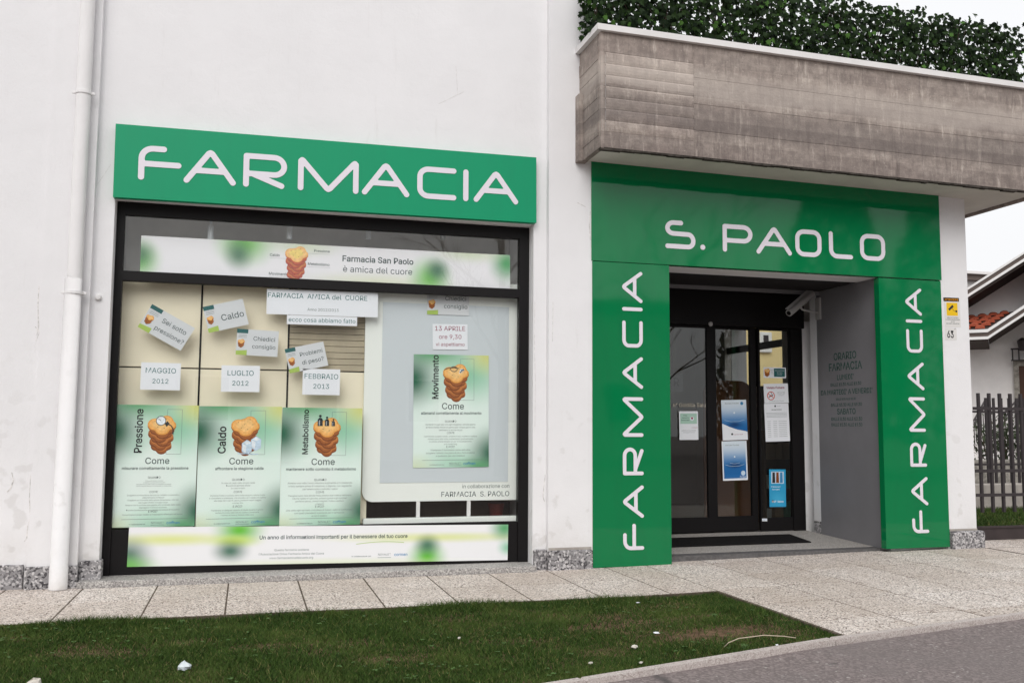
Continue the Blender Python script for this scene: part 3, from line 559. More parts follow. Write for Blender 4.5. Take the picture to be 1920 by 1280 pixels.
# cracks and chipped plaster, thin recess lines
def crack(pts, w, y, name='plaster_crack'):
    b = MB()
    for (p, q) in zip(pts, pts[1:]):
        a, c = at(*p, y), at(*q, y); d = (c-a).normalized(); n_ = Vector((-d.z, 0, d.x))*w/2
        ww = random.uniform(.5, 1.3); b.hull([a+n_*ww, c+n_*ww, c-n_*ww, a-n_*ww], [v_+Vector((0, .004, 0)) for v_ in (a+n_*ww, c+n_*ww, c-n_*ww, a-n_*ww)])
    return b.build(name, 'crackm', B)
M['crackm'] = simple('crack_grey', (.66, .635, .62), .95, .1, var=.3, vscale=30)  # greyish colour of the plaster cracks
crack([(73, 536), (71, 570), (72, 612), (69, 628)], .006, .0425); crack([(66, 612), (74, 622), (67, 640)], .004, .0425)
crack([(22, 885), (25, 900), (20, 915), (13, 922)], .008, .0425); crack([(57, 890), (55, 935), (57, 968), (52, 985), (50, 1008), (45, 1015)], .005, .0425)
crack([(165, 600), (163, 625), (165, 640)], .006, .073); crack([(855, 125), (858, 178)], .003, .073); crack([(822, 195), (870, 172)], .002, .073); crack([(183, 345), (208, 308)], .003, .073)
crack([(1003, 565), (1002, 640), (1004, 720), (1003, 800)], .003, .073); crack([(1037, 565), (1036, 640)], .003, -.0025); crack([(1107, 395), (1105, 420), (1107, 450)], .008, -.0025)
crack([(1022, 890), (1018, 930), (1021, 940)], .006, .073); crack([(1083, 380), (1098, 388)], .004, -.0025); crack([(1042, 928), (1044, 930)], .010, -.0025)

# shop window
win = MB(); y0, y1 = .215, .285
X0, X1 = -1.146, 2.603
for bx in ((X0, -1.082, y0, y1, .034, 3.243), (2.505, X1, y0, y1, .034, 3.243), (-1.082, 2.505, y0, y1, 3.128, 3.243), (-1.082, 2.505, y0, y1, 2.548, 2.636)): win.box(*bx, bev=.004)
WF = win.build('shop_window', 'black', B)
MB().box(-1.081, 2.504, .232, .285, .034, .412, bev=.003).build('lower_panel', 'black', WF)
MB().box(-1.081, 2.504, .247, .252, 2.637, 3.127).build('glass_pane', 'glass', WF); MB().box(-1.081, 2.504, .247, .252, .413, 2.547).build('glass_pane', 'glass', WF)
# display bay behind the glass and the shop behind it
MB().box(-1.14, 2.60, .288, .455, .34, .40).build('display_floor', 'white', B)
MB().box(-1.30, 2.945, .46, 6.0, 3.32, 3.4).build('shop_ceiling', 'ceiling', B)
MB().box(-1.30, -1.16, .452, 6.0, -.02, 3.32).build('shop_wall', 'white', B); MB().box(2.62, 2.945, .452, 6.0, -.02, 3.32).build('shop_wall', 'white', B)
MB().box(-1.16, 2.62, 5.9, 6.0, -.02, 3.32).build('shop_wall', 'roomwall', B); MB().box(-1.16, 2.62, .452, 5.9, -.05, -.02).build('shop_floor', 'floor', B)
MB().box(-1.155, 2.615, 1.0, 1.06, 2.4, 3.318).build('brightening_bulkhead', 'bulkhead', B); MB().box(-1.145, 2.60, .395, .999, 2.632, 2.66).build('display_top', 'white', B)  # pale bulkhead added to brighten the upper pane and the bay
pw = thing('display_wall', 'cream panelled back wall inside the shop window display', 'panel wall', (0.7, .40, .40))
yb = .392; xs_ = [-1.15, at(376, 640, yb).x, at(541, 640, yb).x, at(694, 640, yb).x]; zm = (at(290, 686, yb).z+at(540, 697, yb).z)/2
for a, b in zip(xs_, xs_[1:]):
    for (z0, z1) in ((.405, zm-.006), (zm+.006, 2.615)): 
        if a > .25 and z1 > 2:                                               # upper right slats: shadow and reflection put into the panel colour
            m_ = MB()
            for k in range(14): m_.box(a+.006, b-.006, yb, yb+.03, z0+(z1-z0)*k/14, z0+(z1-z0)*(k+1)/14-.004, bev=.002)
            m_.build('shade_slat_panel', 'taupe', pw)
        else: MB().box(a+.006, b-.006, yb, yb+.03, z0, z1, bev=.003).build('cream_panel', 'cream', pw)
    if a > -1.1:
        s_ = MB().box(a-.008, a+.008, yb-.004, yb+.03, .405, 2.615)
        for k in range(60): s_.box(a-.004, a+.004, yb-.006, yb-.0045, .45+k*.036, .468+k*.036)
        s_.build('slotted_upright', 'black_matt', pw)
MB().box(-1.15, xs_[-1], yb+.035, yb+.05, .405, 2.615).build('backing', 'black_matt', pw); MB().box(xs_[-1]+.01, 2.61, .90, .93, .34, 2.40).build('display_back', 'darkback', B); MB().box(xs_[-1]+.001, 2.60, .456, .899, .34, .40).build('display_floor', 'darkback', B)
for k, (px, lab) in enumerate(((395, 'leftmost of four white spotlights above the upper banner'), (543, 'second white spotlight from the left above the biscuits on the upper banner'), (691, 'third white spotlight from the left above the words of the upper banner'), (831, 'rightmost white spotlight above the upper banner'))):
    p_ = at(px, 433, .44); r_ = thing('spotlight', lab, 'spotlight', (p_.x, .44, p_.z-.07), 'spotlights inside the shop window')
    MB().tube([(p_.x, .44, p_.z-.08), (p_.x, .44, p_.z+.045)], .026, 14).build('lamp_head', 'lamp', r_, True); MB().tube([(p_.x, .44, p_.z+.046), (p_.x, .44, 3.243)], .013, 8).build('stem', 'lamp', r_, True)
    MB().box(p_.x-.04, p_.x+.04, .415, .448, 3.225, 3.244).build('ceiling_mount', 'lamp', r_)

# white display board on legs (stands inside the window)
yd = .345; tl, br = at(686, 545, yd), at(971, 938, yd)
S = thing('display_board', 'white display board with rounded corner on two legs, grey inside field', 'display board', ((tl.x+br.x)/2, yd, .40))
bx0, bx1, bz0, bz1 = at(682, 760, yd).x, at(971, 760, yd).x, at(800, 939, yd).z, 2.70; rc = .10
pts = [(bx0, bz1), (bx0, bz0+rc)]+arc(bx0+rc, bz0+rc, rc, rc, 180, 270)[1:]+[(bx1, bz0), (bx1, bz1)]
MB().hull([(x, yd, z) for x, z in pts], [(x, yd+.025, z) for x, z in pts]).build('board', 'board', S)
gi = [at(718, 575, yd), at(952, 905, yd)]
MB().box(gi[0].x, gi[1].x, yd-.005, yd-.001, (at(716, 905, yd).z+at(953, 902, yd).z)/2, 2.47).build('grey_field', 'boardgrey', S)
for px in (784, 879):
    p_ = at(px, 960, yd); MB().box(p_.x-.017, p_.x+.017, yd+.003, yd+.025, .456, bz0, bev=.003).build('leg', 'white', S)
MB().box(at(680, 978, yd).x, at(972, 978, yd).x, .295, yd+.044, .402, .455, bev=.006).build('base', 'board', S)
sh = Sheet((bx0, yd, bz0), (1, 0, 0), (0, 0, 1), bx1-bx0, bz1-bz0); sh.word(S, 'in collaborazione con', .945, .056, .31, 'textdark', align='r', d=.001); sh.word(S, 'FARMACIA  S. PAOLO', .945, .018, .445, 'textdark', align='r', d=.001)
p_ = at(930, 958, .70); pr_ = MB(); pr_.tube([(p_.x, .70, .402), (p_.x, .70, .55)], [.06, .085], 16)
tag(pr_.build('flower_pot', 'red', smooth=True), 'dark red pot in the shadow behind the display board leg', 'pot')

# ------------------------------------------------------------------ printed sheets in the window
YG = .258
def sheet_thing(name, sh, mat, label, cat, group=None, curl=0.):
    c = sh.P(.5, 0); r = thing(name, label, cat, c, group); sh.panel(curl=curl).build('sheet', mat, r); return r
def heart(n=30):                                                        # lobed biscuit outline from three overlapping rounds
    out = []
    for k in range(n):
        t_ = 2*math.pi*k/n; c, s_ = math.cos(t_), math.sin(t_); best = 0
        for (ox, oy, r) in ((-.50, .10, .50), (.30, .40, .46), (.62, .05, .36), (.02, -.28, .52), (-.1, .1, .55)):
            b = c*ox+s_*oy; d = b*b-(ox*ox+oy*oy)+r*r
            if d > 0: best = max(best, b+math.sqrt(d))
        out.append((best*c, best*s_*.86))
    return out
def biscuits(sh, mb, cx, cy, s, layers=5, tint=('ck1', 'ck2', 'ck3', 'ck4', 'ck5')):      # printed stack of lobed biscuits; s = half width as a fraction of the sheet width
    H_ = heart(); asp = sh.w/sh.h; d = .0005
    def put(ox, oy, k, mat, ky=1.):
        nonlocal d; d += .00012; sh.poly(mb, [(cx+ox+x*s*k, cy+(oy+y*s*k*ky)*asp) for x, y in H_], mat, d)
    for i in range(layers, 0, -1):
        o = (-.14, .02, -.12, .05, -.08, .0)[i % 6]*s; kk = .90-.035*i
        put(o, -i*.30*s-.10*s, kk, tint[3]); put(o+.01*s, -i*.30*s, kk*.99, tint[2]); put(o+.03*s, -i*.30*s+.10*s, kk*.93, tint[5] if len(tint) > 5 else 'ck6')
    put(0, -.10*s, 1.0, tint[2]); put(0, 0, 1.0, tint[0]); put(-.01*s, .03*s, .88, tint[1]); put(-.02*s, .06*s, .62, tint[4])
    for (hx, hy) in ((-.5, .3), (-.1, .15), (.3, .5), (.15, -.2), (-.3, -.1), (.5, .15)): d += .00002; sh.disc(mb, cx+hx*s, cy+hy*s*asp, .045*s, 'hole', d+.0001, 8, .7)
    return d
BODY = {
 'Pressione': ('Come', 'misurare correttamente la pressione', [('QUANDO', .395), ('COME', .278), ('E POI?', .118)],
   [(.372, .42, 'A riposo da almeno 5 minuti\nla mattina e la sera, prima dei pasti\nNon bere alcool, caffè o thè, non mangiare cibi pesanti\nnon fare attività fisica e non fumare per 30 minuti prima'), (.254, .66, 'Scegliere un misuratore da braccio validato e automatico\ndalla farmacia di fiducia\nScegliere un bracciale della giusta dimensione, che non\nsia troppo stretto o troppo largo\nSedersi con la schiena appoggiata allo schienale della sedia\nappoggiare il braccio al tavolo\nDurante la misurazione non parlare ed evitare di muoversi'), (.096, .72, 'Comunicare ai propri medici le misurazioni effettuate nel tempo')]),
 'Caldo': ('Come', 'affrontare la stagione calda', [('QUANDO', .378), ('COME', .276), ('E POI?', .155)],
   [(.353, .40, 'In caso di caldo nelle ore più calde\nDurante le giornate afose\nIn casa e fuori'), (.250, .68, 'Preferire frutta e verdura, bere molta acqua e ridurre il sale\ne controllare la pressione, che scende con il caldo e il sudore\nalla larga dai colpi di calore, preferire vestiti leggeri\ncotone, lino'), (.128, .62, 'Mantenere un adeguato apporto di liquidi durante il giorno\nevitare di uscire nelle ore più calde e conservare\ni farmaci al fresco, lontano dalla luce')]),
 'Metabolismo': ('Come', 'mantenere sotto controllo il metabolismo', [('QUANDO', .380), ('COME', .276), ('E POI?', .155)],
   [(.355, .80, 'Almeno una volta l’anno misurare la glicemia e il colesterolo\ne farlo sempre prima di colazione, a digiuno, con regolarità\nper tenere sotto controllo i valori'), (.250, .78, 'Mangiare sano, fare attività fisica almeno due volte la settimana\nridurre il peso e il girovita, evitare i grassi e gli zuccheri\npreferire pesce, cereali integrali, frutta e verdura\ne legumi'), (.128, .82, 'Una volta ogni sei mesi controllare di nuovo i valori e confrontarli\ncon quelli precedenti e parlarne con il farmacista\ne con il medico')]),
 'Movimento': ('Come', 'allenarsi correttamente al movimento', [('QUANDO', .398), ('COME', .296), ('E POI?', .173)],
   [(.372, .66, 'Sempre! A ogni età e in ogni stagione, all’aria aperta\nalmeno trenta minuti al giorno per cinque giorni alla\nsettimana e anche di più'), (.268, .70, 'Camminare a passo svelto, andare in bici, nuotare o ballare\niniziare poco alla volta, aumentando gradualmente\nlo sforzo e fare sempre un po’ di riscaldamento\ne di stretching'), (.146, .64, 'Mantenere il movimento come abitudine\nscegliere l’attività che piace di più e farla insieme\na qualcuno, per non smettere')])}
def poster(word, tl, tr, bl, y, label, ww):
    sh = Sheet.px(tl, tr, bl, y); r = sheet_thing('poster', sh, 'poster', label, 'poster', 'heart health posters in the shop window')
    pic = MB(); sh.frame(pic, .62, .595, .80, .965, .0025, 'textgrey', .0003)
    a = biscuits(sh, pic, .56, .83, .175, 5); asp = sh.w/sh.h
    if word == 'Pressione':
        sh.disc(pic, .545, .870, .062, 'dark', a+.0003, 20); sh.disc(pic, .545, .870, .054, 'icew', a+.0005, 20); sh.line(pic, [(.545, .87), (.515, .885)], .004, 'dark', a+.0007); sh.poly(pic, [(.59, .845), (.625, .868), (.65, .845), (.615, .82)], 'dark', a+.0004)
        sh.line(pic, [(.63, .842), (.67, .83), (.695, .80), (.695, .76)], .009, 'dark', a+.0003)
    if word == 'Caldo':
        for (ox, oy) in ((.52, .62), (.63, .65)):
            sh.poly(pic, [(ox, oy), (ox+.06, oy-.025), (ox+.12, oy), (ox+.125, oy+.075), (ox+.06, oy+.10), (ox, oy+.07)], 'ice', a+.0003); sh.poly(pic, [(ox+.01, oy+.01), (ox+.05, oy-.01), (ox+.055, oy+.05), (ox+.01, oy+.065)], 'icew', a+.0005); sh.poly(pic, [(ox+.02, oy+.075), (ox+.06, oy+.092), (ox+.11, oy+.072), (ox+.06, oy+.058)], 'icew', a+.0006)
        sh.line(pic, [(.47, .605), (.72, .598)], .008, 'ice', a+.0003)
    if word == 'Metabolismo':
        for (ox, q) in ((.47, 1.), (.555, .85), (.635, .65)):
            b0 = .845; w_ = .032*q; sh.poly(pic, [(ox-w_, b0), (ox+w_, b0), (ox+w_, b0+.055*q), (ox+w_*.4, b0+.07*q), (ox-w_*.4, b0+.07*q), (ox-w_, b0+.055*q)], 'dark', a+.0003); sh.disc(pic, ox, b0+.085*q, .017*q, 'dark', a+.0003, 10); sh.poly(pic, [(ox-w_*.5, b0+.005), (ox-w_*.1, b0+.005), (ox-w_*.1, b0+.05*q), (ox-w_*.5, b0+.05*q)], 'steel', a+.0005)
    if word == 'Movimento':
        lp = [(.40, .865), (.46, .882), (.53, .885), (.60, .878)]; sh.line(pic, lp, .007, 'dark', a+.0003); sh.line(pic, [(.53+.045*math.cos(k*.52), .872+.022*math.sin(k*.52)) for k in range(13)], .007, 'dark', a+.0004)
        sh.poly(pic, [(.60, .83), (.65, .85), (.64, .88), (.61, .865)], 'icew', a+.0003); sh.line(pic, [(.61, .84), (.66, .872)], .010, 'dark', a+.0005); sh.line(pic, [(.62, .868), (.67, .862)], .008, 'textblue', a+.0006)
    pic.build('biscuit_picture', None, r)
    sh.word(r, word, .325, .605, ww, 'textblack', bold=.018, align='l', rot=90, name='poster_title'); t_ = MB()
    c1, c2, heads, body = BODY[word]; sh.word(r, c1, .52, .515, .29, 'textdark', bold=.004); sh.word(r, c2, .50, .468, (.80 if len(c2) < 37 else .87) if len(c2) > 30 else .58, 'textdark', bold=.012)
    for s_, yy in heads: sh.word(r, s_, .49, yy, .15 if s_ == 'QUANDO' else (.11 if s_ != 'COME' else .10), 'textdark')
    for yy, w_, s_ in body: sh.text(t_, s_, .49, yy, w_, 'textgrey', line=.92)
    sh.line(t_, [(.12, .064), (.92, .066)], .003, 'textgrey', .0004)
    sh.text(t_, 'in collaborazione con', .31, .020, .19, 'textdark'); sh.text(t_, 'NOVALEZ', .55, .026, .15, 'textgrey'); sh.line(t_, [(.47, .016), (.63, .016)], .003, 'textgrey'); sh.text(t_, 'cormen', .74, .022, .16, 'textblue', bold=.01); sh.poly(t_, [(.70, .034), (.735, .046), (.76, .034), (.735, .038)], 'textblue')
    t_.build('small_print', None, r)['kind'] = 'stuff'; return r
poster('Pressione', (218, 758), (373, 760), (210, 988.8), YG, 'green heart poster headed Pressione with a gauge on the biscuits', .56)
poster('Caldo', (374, 761), (529, 762.3), (372.5, 987.6), YG, 'green heart poster headed Caldo with ice cubes by the biscuits', .335)
poster('Metabolismo', (529.8, 763.5), (679.5, 765.3), (526.2, 987), YG, 'green heart poster headed Metabolismo with weights on the biscuits', .56)
poster('Movimento', (775.8, 663.8), (916.4, 666.4), (774, 876.7), yd-.012, 'green heart poster headed Movimento hung on the white display board', .57)
# upper banner
sh = Sheet.px((265, 441.5), (957, 479), (263, 511), YG); sh.h = (at(265, 441.5, YG).z-at(263, 511, YG).z+at(957, 478, YG).z-at(960, 541, YG).z)/2
r = sheet_thing('window_banner', sh, 'bannerU', 'long white and green banner behind the upper pane with red biscuits', 'banner', curl=.02)
pic = MB(); biscuits(sh, pic, .397, .66, .030, 6, ('ck2', 'ck5', 'redp', 'redd', 'yelp')) if all(k in M for k in ('redp', 'redd', 'yelp')) else None
for k_, c_ in dict(redp=(.52, .10, .04), redd=(.36, .05, .03), yelp=(.86, .66, .20)).items(): M[k_] = simple('print_'+k_, c_, .75, .2, var=.1, vscale=40)
pic = MB(); biscuits(sh, pic, .397, .70, .031, 6, ('ck2', 'ck5', 'redp', 'redd', 'yelp')); pic.build('biscuit_picture', None, r)
t_ = MB(); sh.word(r, 'Farmacia San Paolo', .52, .58, .197, 'textdark', .016, 'l'); sh.word(r, 'è amica del cuore', .522, .28, .192, 'textdark', 0, 'l')
for s_, x_, y_, w_, ln_ in (('Caldo', .326, .62, .026, (.326, .385)), ('Pressione', .443, .80, .042, (.425, .485)), ('Metabolismo', .427, .42, .058, (.425, .487)), ('Movimento', .325, .10, .050, (.325, .38))): sh.text(t_, s_, x_, y_, w_, 'textdark', .01, 'l'); sh.line(t_, [(ln_[0], y_-.05), (ln_[1], y_-.05)], .0015, 'textgrey')
t_.build('small_print', None, r)['kind'] = 'stuff'
# lower banner on the black panel
sh = Sheet.px((242, 990), (953, 984.5), (240.5, 1062), .229); sh.h = (at(242, 990, .229).z-at(240, 1062, .229).z+at(953, 984.5, .229).z-at(953, 1053, .229).z)/2
r = sheet_thing('window_banner', sh, 'bannerL', 'long white and green banner stuck on the black panel under the window', 'banner')
t_ = MB(); sh.word(r, 'Un anno di informazioni importanti per il benessere del tuo cuore', .322, .66, .392, 'textdark', .012, 'l'); sh.text(t_, 'Questa farmacia sostiene\nl’Associazione Onlus Farmacia Amica del Cuore\nwww.farmaciamicadelcuore.org', .322, .345, .168, 'textgrey', 0, 'l', line=.95)
v0 = [(.575+.13*k/10, .50+.06*math.sin(k/10*2.6)) for k in range(11)]; sh.line(t_, v0, .005, 'lime')
sh.text(t_, 'in collaborazione con', .590, .155, .052, 'textdark'); sh.text(t_, 'NOVALEZ', .652, .185, .034, 'textgrey'); sh.line(t_, [(.634, .13), (.670, .13)], .003, 'textgrey'); sh.text(t_, 'cormen', .697, .17, .036, 'textblue', .01)
t_.build('small_print', None, r)['kind'] = 'stuff'
# white paper signs with months
def notice(tl, tr, bl, label, lines, y=YG, mat='paper', name='paper_sign', group='white paper signs in the shop window', extra=None):
    sh = Sheet.px(tl, tr, bl, y); r = sheet_thing(name, sh, mat, label, 'sign', group)
    for (s_, x_, y_, w_, ink, *al) in lines: t_ = MB(); sh.text(t_, s_, x_, y_, w_, ink, 0., al[0] if al else 'c'); t_.build('printed_line', None, r)
    if extra: t_ = MB(); extra(sh, t_); t_.build('printed_picture', None, r)
    return r
notice((265, 678.8), (339.5, 681), (263, 730), 'white paper sign reading MAGGIO 2012', [('MAGGIO', .5, .62, .76, 'textteal'), ('2012', .5, .24, .40, 'textteal')])
notice((415.5, 684.5), (487.5, 685.8), (415, 734), 'white paper sign reading LUGLIO 2012', [('LUGLIO', .5, .62, .68, 'textteal'), ('2012', .5, .24, .42, 'textteal')])
notice((568, 690.8), (638, 692.5), (566.8, 739.5), 'white paper sign reading FEBBRAIO 2013', [('FEBBRAIO', .5, .62, .90, 'textteal'), ('2013', .5, .24, .42, 'textteal')])
notice((500.6, 541), (709, 549), (499.6, 588.5), 'wide white paper sign reading FARMACIA AMICA del CUORE', [('FARMACIA  AMICA del  CUORE', .455, .66, .89, 'textteal'), ('Anno 2012/2013', .50, .18, .28, 'textgrey')])
notice((538, 590.3), (669.7, 594.5), (537.5, 607.5), 'narrow white paper strip reading ecco cosa abbiamo fatto', [('ecco cosa abbiamo fatto', .5, .30, .95, 'textteal')], y=YG+.002)
notice((811, 607), (876.6, 608), (810.6, 655), 'white paper sign with red words 13 APRILE ore 9,30', [('13 APRILE', .5, .74, .86, 'textred'), ('ore 9,30', .5, .42, .64, 'textred'), ('vi aspettiamo', .5, .14, .82, 'textred')], y=yd-.012)
def leaflet(tl, tr, bl, label, lines, y=YG):
    def ex(sh, t_):
        sh.poly(t_, [(.0, .84), (.265, .84), (.265, 1.), (.0, 1.)], 'teal', .0004); sh.poly(t_, [(0, 0), (.26, 0), (.26, .2), (0, .16)], 'lime', .0004); biscuits(sh, t_, .115, .52, .085, 4)
        for k in range(3): sh.line(t_, [(.04, .78-.05*k), (.24, .78-.05*k)], .0025, 'textgrey', .0004)
    return notice(tl, tr, bl, label, lines, y, 'leafpaper', 'leaflet', 'leaflets with biscuits in the shop window', ex)
leaflet((285.5, 570), (365.5, 615), (260, 613.7), 'tilted leaflet with biscuits reading Sei sotto pressione?', [('Sei sotto', .63, .58, .55, 'textdark'), ('pressione?', .63, .22, .66, 'textdark')])
leaflet((380, 575.5), (455, 560), (393, 623.7), 'tilted leaflet with biscuits reading Caldo', [('Caldo', .66, .34, .56, 'textdark')])
leaflet((445, 616), (523, 621), (441, 664.5), 'leaflet with biscuits reading Chiedici consiglio above LUGLIO', [('Chiedici', .66, .58, .52, 'textdark'), ('consiglio', .66, .28, .56, 'textdark')])
leaflet((533.7, 654.5), (606, 640), (545, 699.5), 'tilted leaflet with biscuits reading Problemi di peso?', [('Problemi', .64, .58, .58, 'textdark'), ('di peso?', .64, .24, .56, 'textdark')])
leaflet((801, 545), (879.5, 548), (798, 589), 'leaflet with biscuits reading Chiedici consiglio above 13 APRILE', [('Chiedici', .68, .62, .50, 'textdark'), ('consiglio', .68, .28, .56, 'textdark')], y=yd-.012)

# ------------------------------------------------------------------ green sign above the window
th = RAD(.32); su, sv = Vector((math.cos(th), 0, math.sin(th))), Vector((-math.sin(th), 0, math.cos(th)))
SG = thing('shop_sign', 'long green FARMACIA sign board with white letters above the shop window', 'sign', (.725, .07, 3.24))
so_ = Vector((-1.157, 0, 3.229)); q = lambda a, b, y: (so_+su*a+sv*b)+Vector((0, y, 0))
sw, shh = 3.768, .638
MB().hull([q(a, b, 0) for a, b in ((0, 0), (sw, 0), (sw, shh), (0, shh))][::-1], [q(a, b, .072) for a, b in ((0, 0), (sw, 0), (sw, shh), (0, shh))][::-1]).build('panel', 'green', SG)
def sgx(px): return (at(px, 330, -.002)-so_).dot(su)
LXS = [sgx(v_) for v_ in (264, 348, 463, 562, 685, 788, 872, 894)]
sz = .254; base = (at(265, 328, 0)-so_).dot(sv)
letters(WORD, [sgx(264.5), sgx(350), sgx(461.5), sgx(564), sgx(684), sgx(787.5), sgx(873.5), sgx(893)], sz, q(0, .188, -.0005), su, sv, SG)

# ------------------------------------------------------------------ entrance wing
MB().box(7.195, 7.562, .02, .40, -.05, 3.9, bev=.008).build('corner_pillar', 'stucco', B); 
for bx in ((.40, 3.15, -.05, 3.9), (4.80, 9, -.05, 3.9), (3.15, 4.80, -.05, 1.92), (3.15, 4.80, 2.90, 3.9)): MB().box(7.3, 7.56, *bx).build('wall', 'stucco', B)
MB().box(7.205, 7.615, -.035, .09, .02, .232, bev=.014).build('plinth_block', 'granite', B); MB().box(7.21, 7.56, .008, .02, .232, .255, bev=.002).build('mortar_joint', 'conc_plain', B)
MB().box(3.187, 7.20, .075, .42, 2.915, 3.9).build('lintel', 'stucco', B); MB().box(3.187, 3.90, .075, .42, -.05, 2.915).build('wall', 'stucco', B); MB().box(6.52, 7.195, .075, .40, -.05, 2.915).build('wall', 'stucco', B)
# roof slab, board marked parapet, coping
tl0 = lambda x: (x-3.05)*-.0115                                             # slight fall to the right
CX0, CX1, CY = 3.05, 8.17, -.57
MB().hull([(x, y, 3.893+tl0(x)) for x, y in ((CX0+.05, CY+.05), (CX1-.06, CY+.05), (CX1-.06, 9.2), (CX0+.14, 9.2))], [(x, y, 4.05+tl0(x)) for x, y in ((CX0+.05, CY+.05), (CX1-.06, CY+.05), (CX1-.06, 9.2), (CX0+.14, 9.2))]).build('roof_slab', 'soffit', B)
par = MB(); XJ = at(1301, 220, CY).x
def strip(mb, x0, x1, z0, z1, pr):
    mb.add([], [], 'concrete'); mb.hull([(x0, CY-pr, z0+tl0(x0)), (x1, CY-pr, z0+tl0(x1)), (x1, CY-pr, z1+tl0(x1)), (x0, CY-pr, z1+tl0(x0))], [(x0, CY+.05, z0+tl0(x0)), (x1, CY+.05, z0+tl0(x1)), (x1, CY+.05, z1+tl0(x1)), (x0, CY+.05, z1+tl0(x0))], 'concrete')
zb, zt = 3.868, 4.962
rows = [zb, zb+.15]+[zb+.15+.108*k for k in range(1, 8)]+[zt]
for k, (a, b) in enumerate(zip(rows, rows[1:])):
    if k in (0, 8): strip(par, CX0+.028, XJ-.003, a, b-.002, .002); continue
    pf = [(.000, 0), (.007, .25), (.010, .55), (.008, .85), (.001, 1)]; nb = len(pf); e0, e1 = CX0+.05, XJ-.003; hh = b-a-.003   # bulged board imprints
    par.add([(x, CY-p_, a+f_*hh+tl0(x)) for x in (e0, e1) for p_, f_ in pf]+[(x, CY+.05, a+f_*hh+tl0(x)) for x in (e0, e1) for p_, f_ in pf], [(j, nb+j, nb+j+1, j+1) for j in range(nb-1)]+[tuple(range(nb)), tuple(range(2*nb-1, nb-1, -1)), (0, 2*nb, 3*nb, nb), (nb-1, 2*nb-1, 4*nb-1, 3*nb-1)], 'concrete_light')
    strip(par, CX0+.028, CX0+.049, a, b-.002, .001)
rows = [zb+v_ for v_ in (0, .128, .256, .384, .512, .64, .768, .90, zt-zb)]
for k, (a, b) in enumerate(zip(rows, rows[1:])): strip(par, XJ, CX1, a, b-(.002 if k % 2 else .0005), [.002, .000, .003, .0015, .004, .002, .003, .0][k % 8])
par.box(CX0, CX0+.027, CY-.004, CY+.05, zb-.01, zt, 'concrete_light'); par.build('concrete_parapet', 'concrete', B)
side = MB()
for k in range(9):
    a, b = zb+(zt-zb)*k/9, zb+(zt-zb)*(k+1)/9-.002; side.box(CX0-(.003, .006, .001)[k % 3], CX0+.05, CY+.0505, .0, a, b)
side.box(CX0-.045, CX0+.05, -.10, .0-.0005, zb-.004, zb+.66); side.build('concrete_parapet', 'concrete', B)
sid2 = MB(); sid2.hull([(CX1, CY+.05, 3.868+tl0(CX1)), (CX1, 9.2, 3.868+tl0(CX1)), (CX1, 9.2, zt+tl0(CX1)), (CX1, CY+.05, zt+tl0(CX1))], [(CX1-.06, CY+.05, 3.868+tl0(CX1)), (CX1-.06, 9.2, 3.868+tl0(CX1)), (CX1-.06, 9.2, zt+tl0(CX1)), (CX1-.06, CY+.05, zt+tl0(CX1))]); sid2.build('concrete_parapet', 'concrete', B)
dr = MB()                                                                     # dark broken drip edge under the parapet
xx = CX0
while xx < CX1-.02:
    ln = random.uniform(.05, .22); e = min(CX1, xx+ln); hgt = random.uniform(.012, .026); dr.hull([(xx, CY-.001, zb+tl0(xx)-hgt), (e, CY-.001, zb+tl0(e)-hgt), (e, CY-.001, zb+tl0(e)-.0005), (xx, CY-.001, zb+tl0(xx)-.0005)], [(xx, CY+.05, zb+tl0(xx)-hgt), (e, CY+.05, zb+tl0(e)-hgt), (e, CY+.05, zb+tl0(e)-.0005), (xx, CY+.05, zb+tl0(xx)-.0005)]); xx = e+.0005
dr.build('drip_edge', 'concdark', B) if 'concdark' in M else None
M['concdark'] = simple('dark_edge_concrete', (.055, .048, .042), .95, .1, var=.4, vscale=20)  # darker, uneven concrete for the drip edge
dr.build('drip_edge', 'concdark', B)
cp = MB()
def cope(x0, x1, y0, y1): cp.hull([(x, y, zt+.0005+tl0(x)) for x, y in ((x0, y0), (x1, y0), (x1, y1), (x0, y1))], [(x, y, zt+.058+tl0(x)) for x, y in ((x0, y0), (x1, y0), (x1, y1), (x0, y1))])
cope(CX0-.045, CX1+.045, CY-.045, CY+.16); cope(CX0-.045, CX0+.16, CY+.1605, -.002); cope(CX1-.16, CX1+.045, CY+.1605, 9.2); cp.build('coping', 'coping', B)

# ------------------------------------------------------------------ portal cladding
PT = thing('entrance_portal', 'glossy green entrance surround lettered S. PAOLO and FARMACIA', 'portal', (5.19, .03, 0))
YF = -.012
FP = MB().box(3.168, 7.200, YF, .070, 2.913, 3.905, bev=.002).build('fascia_panel', 'green_gloss', PT)
LP = MB().box(3.176, 3.985, YF+.002, .070, -.012, 2.908, bev=.002).build('side_panel', 'green_gloss', PT)
RP = MB().box(6.405, 7.188, YF+.002, .070, .072, 2.902, bev=.002).build('side_panel', 'green_gloss', PT)
MB().box(3.150, 3.166, .03, .07, .0, 3.88).build('shadow_line_strip', 'black', PT)  # black strip imitates the shadow line at the portal edge
YL = YF-.0005
def zx(px, py): p = at(px, py, YF); return p
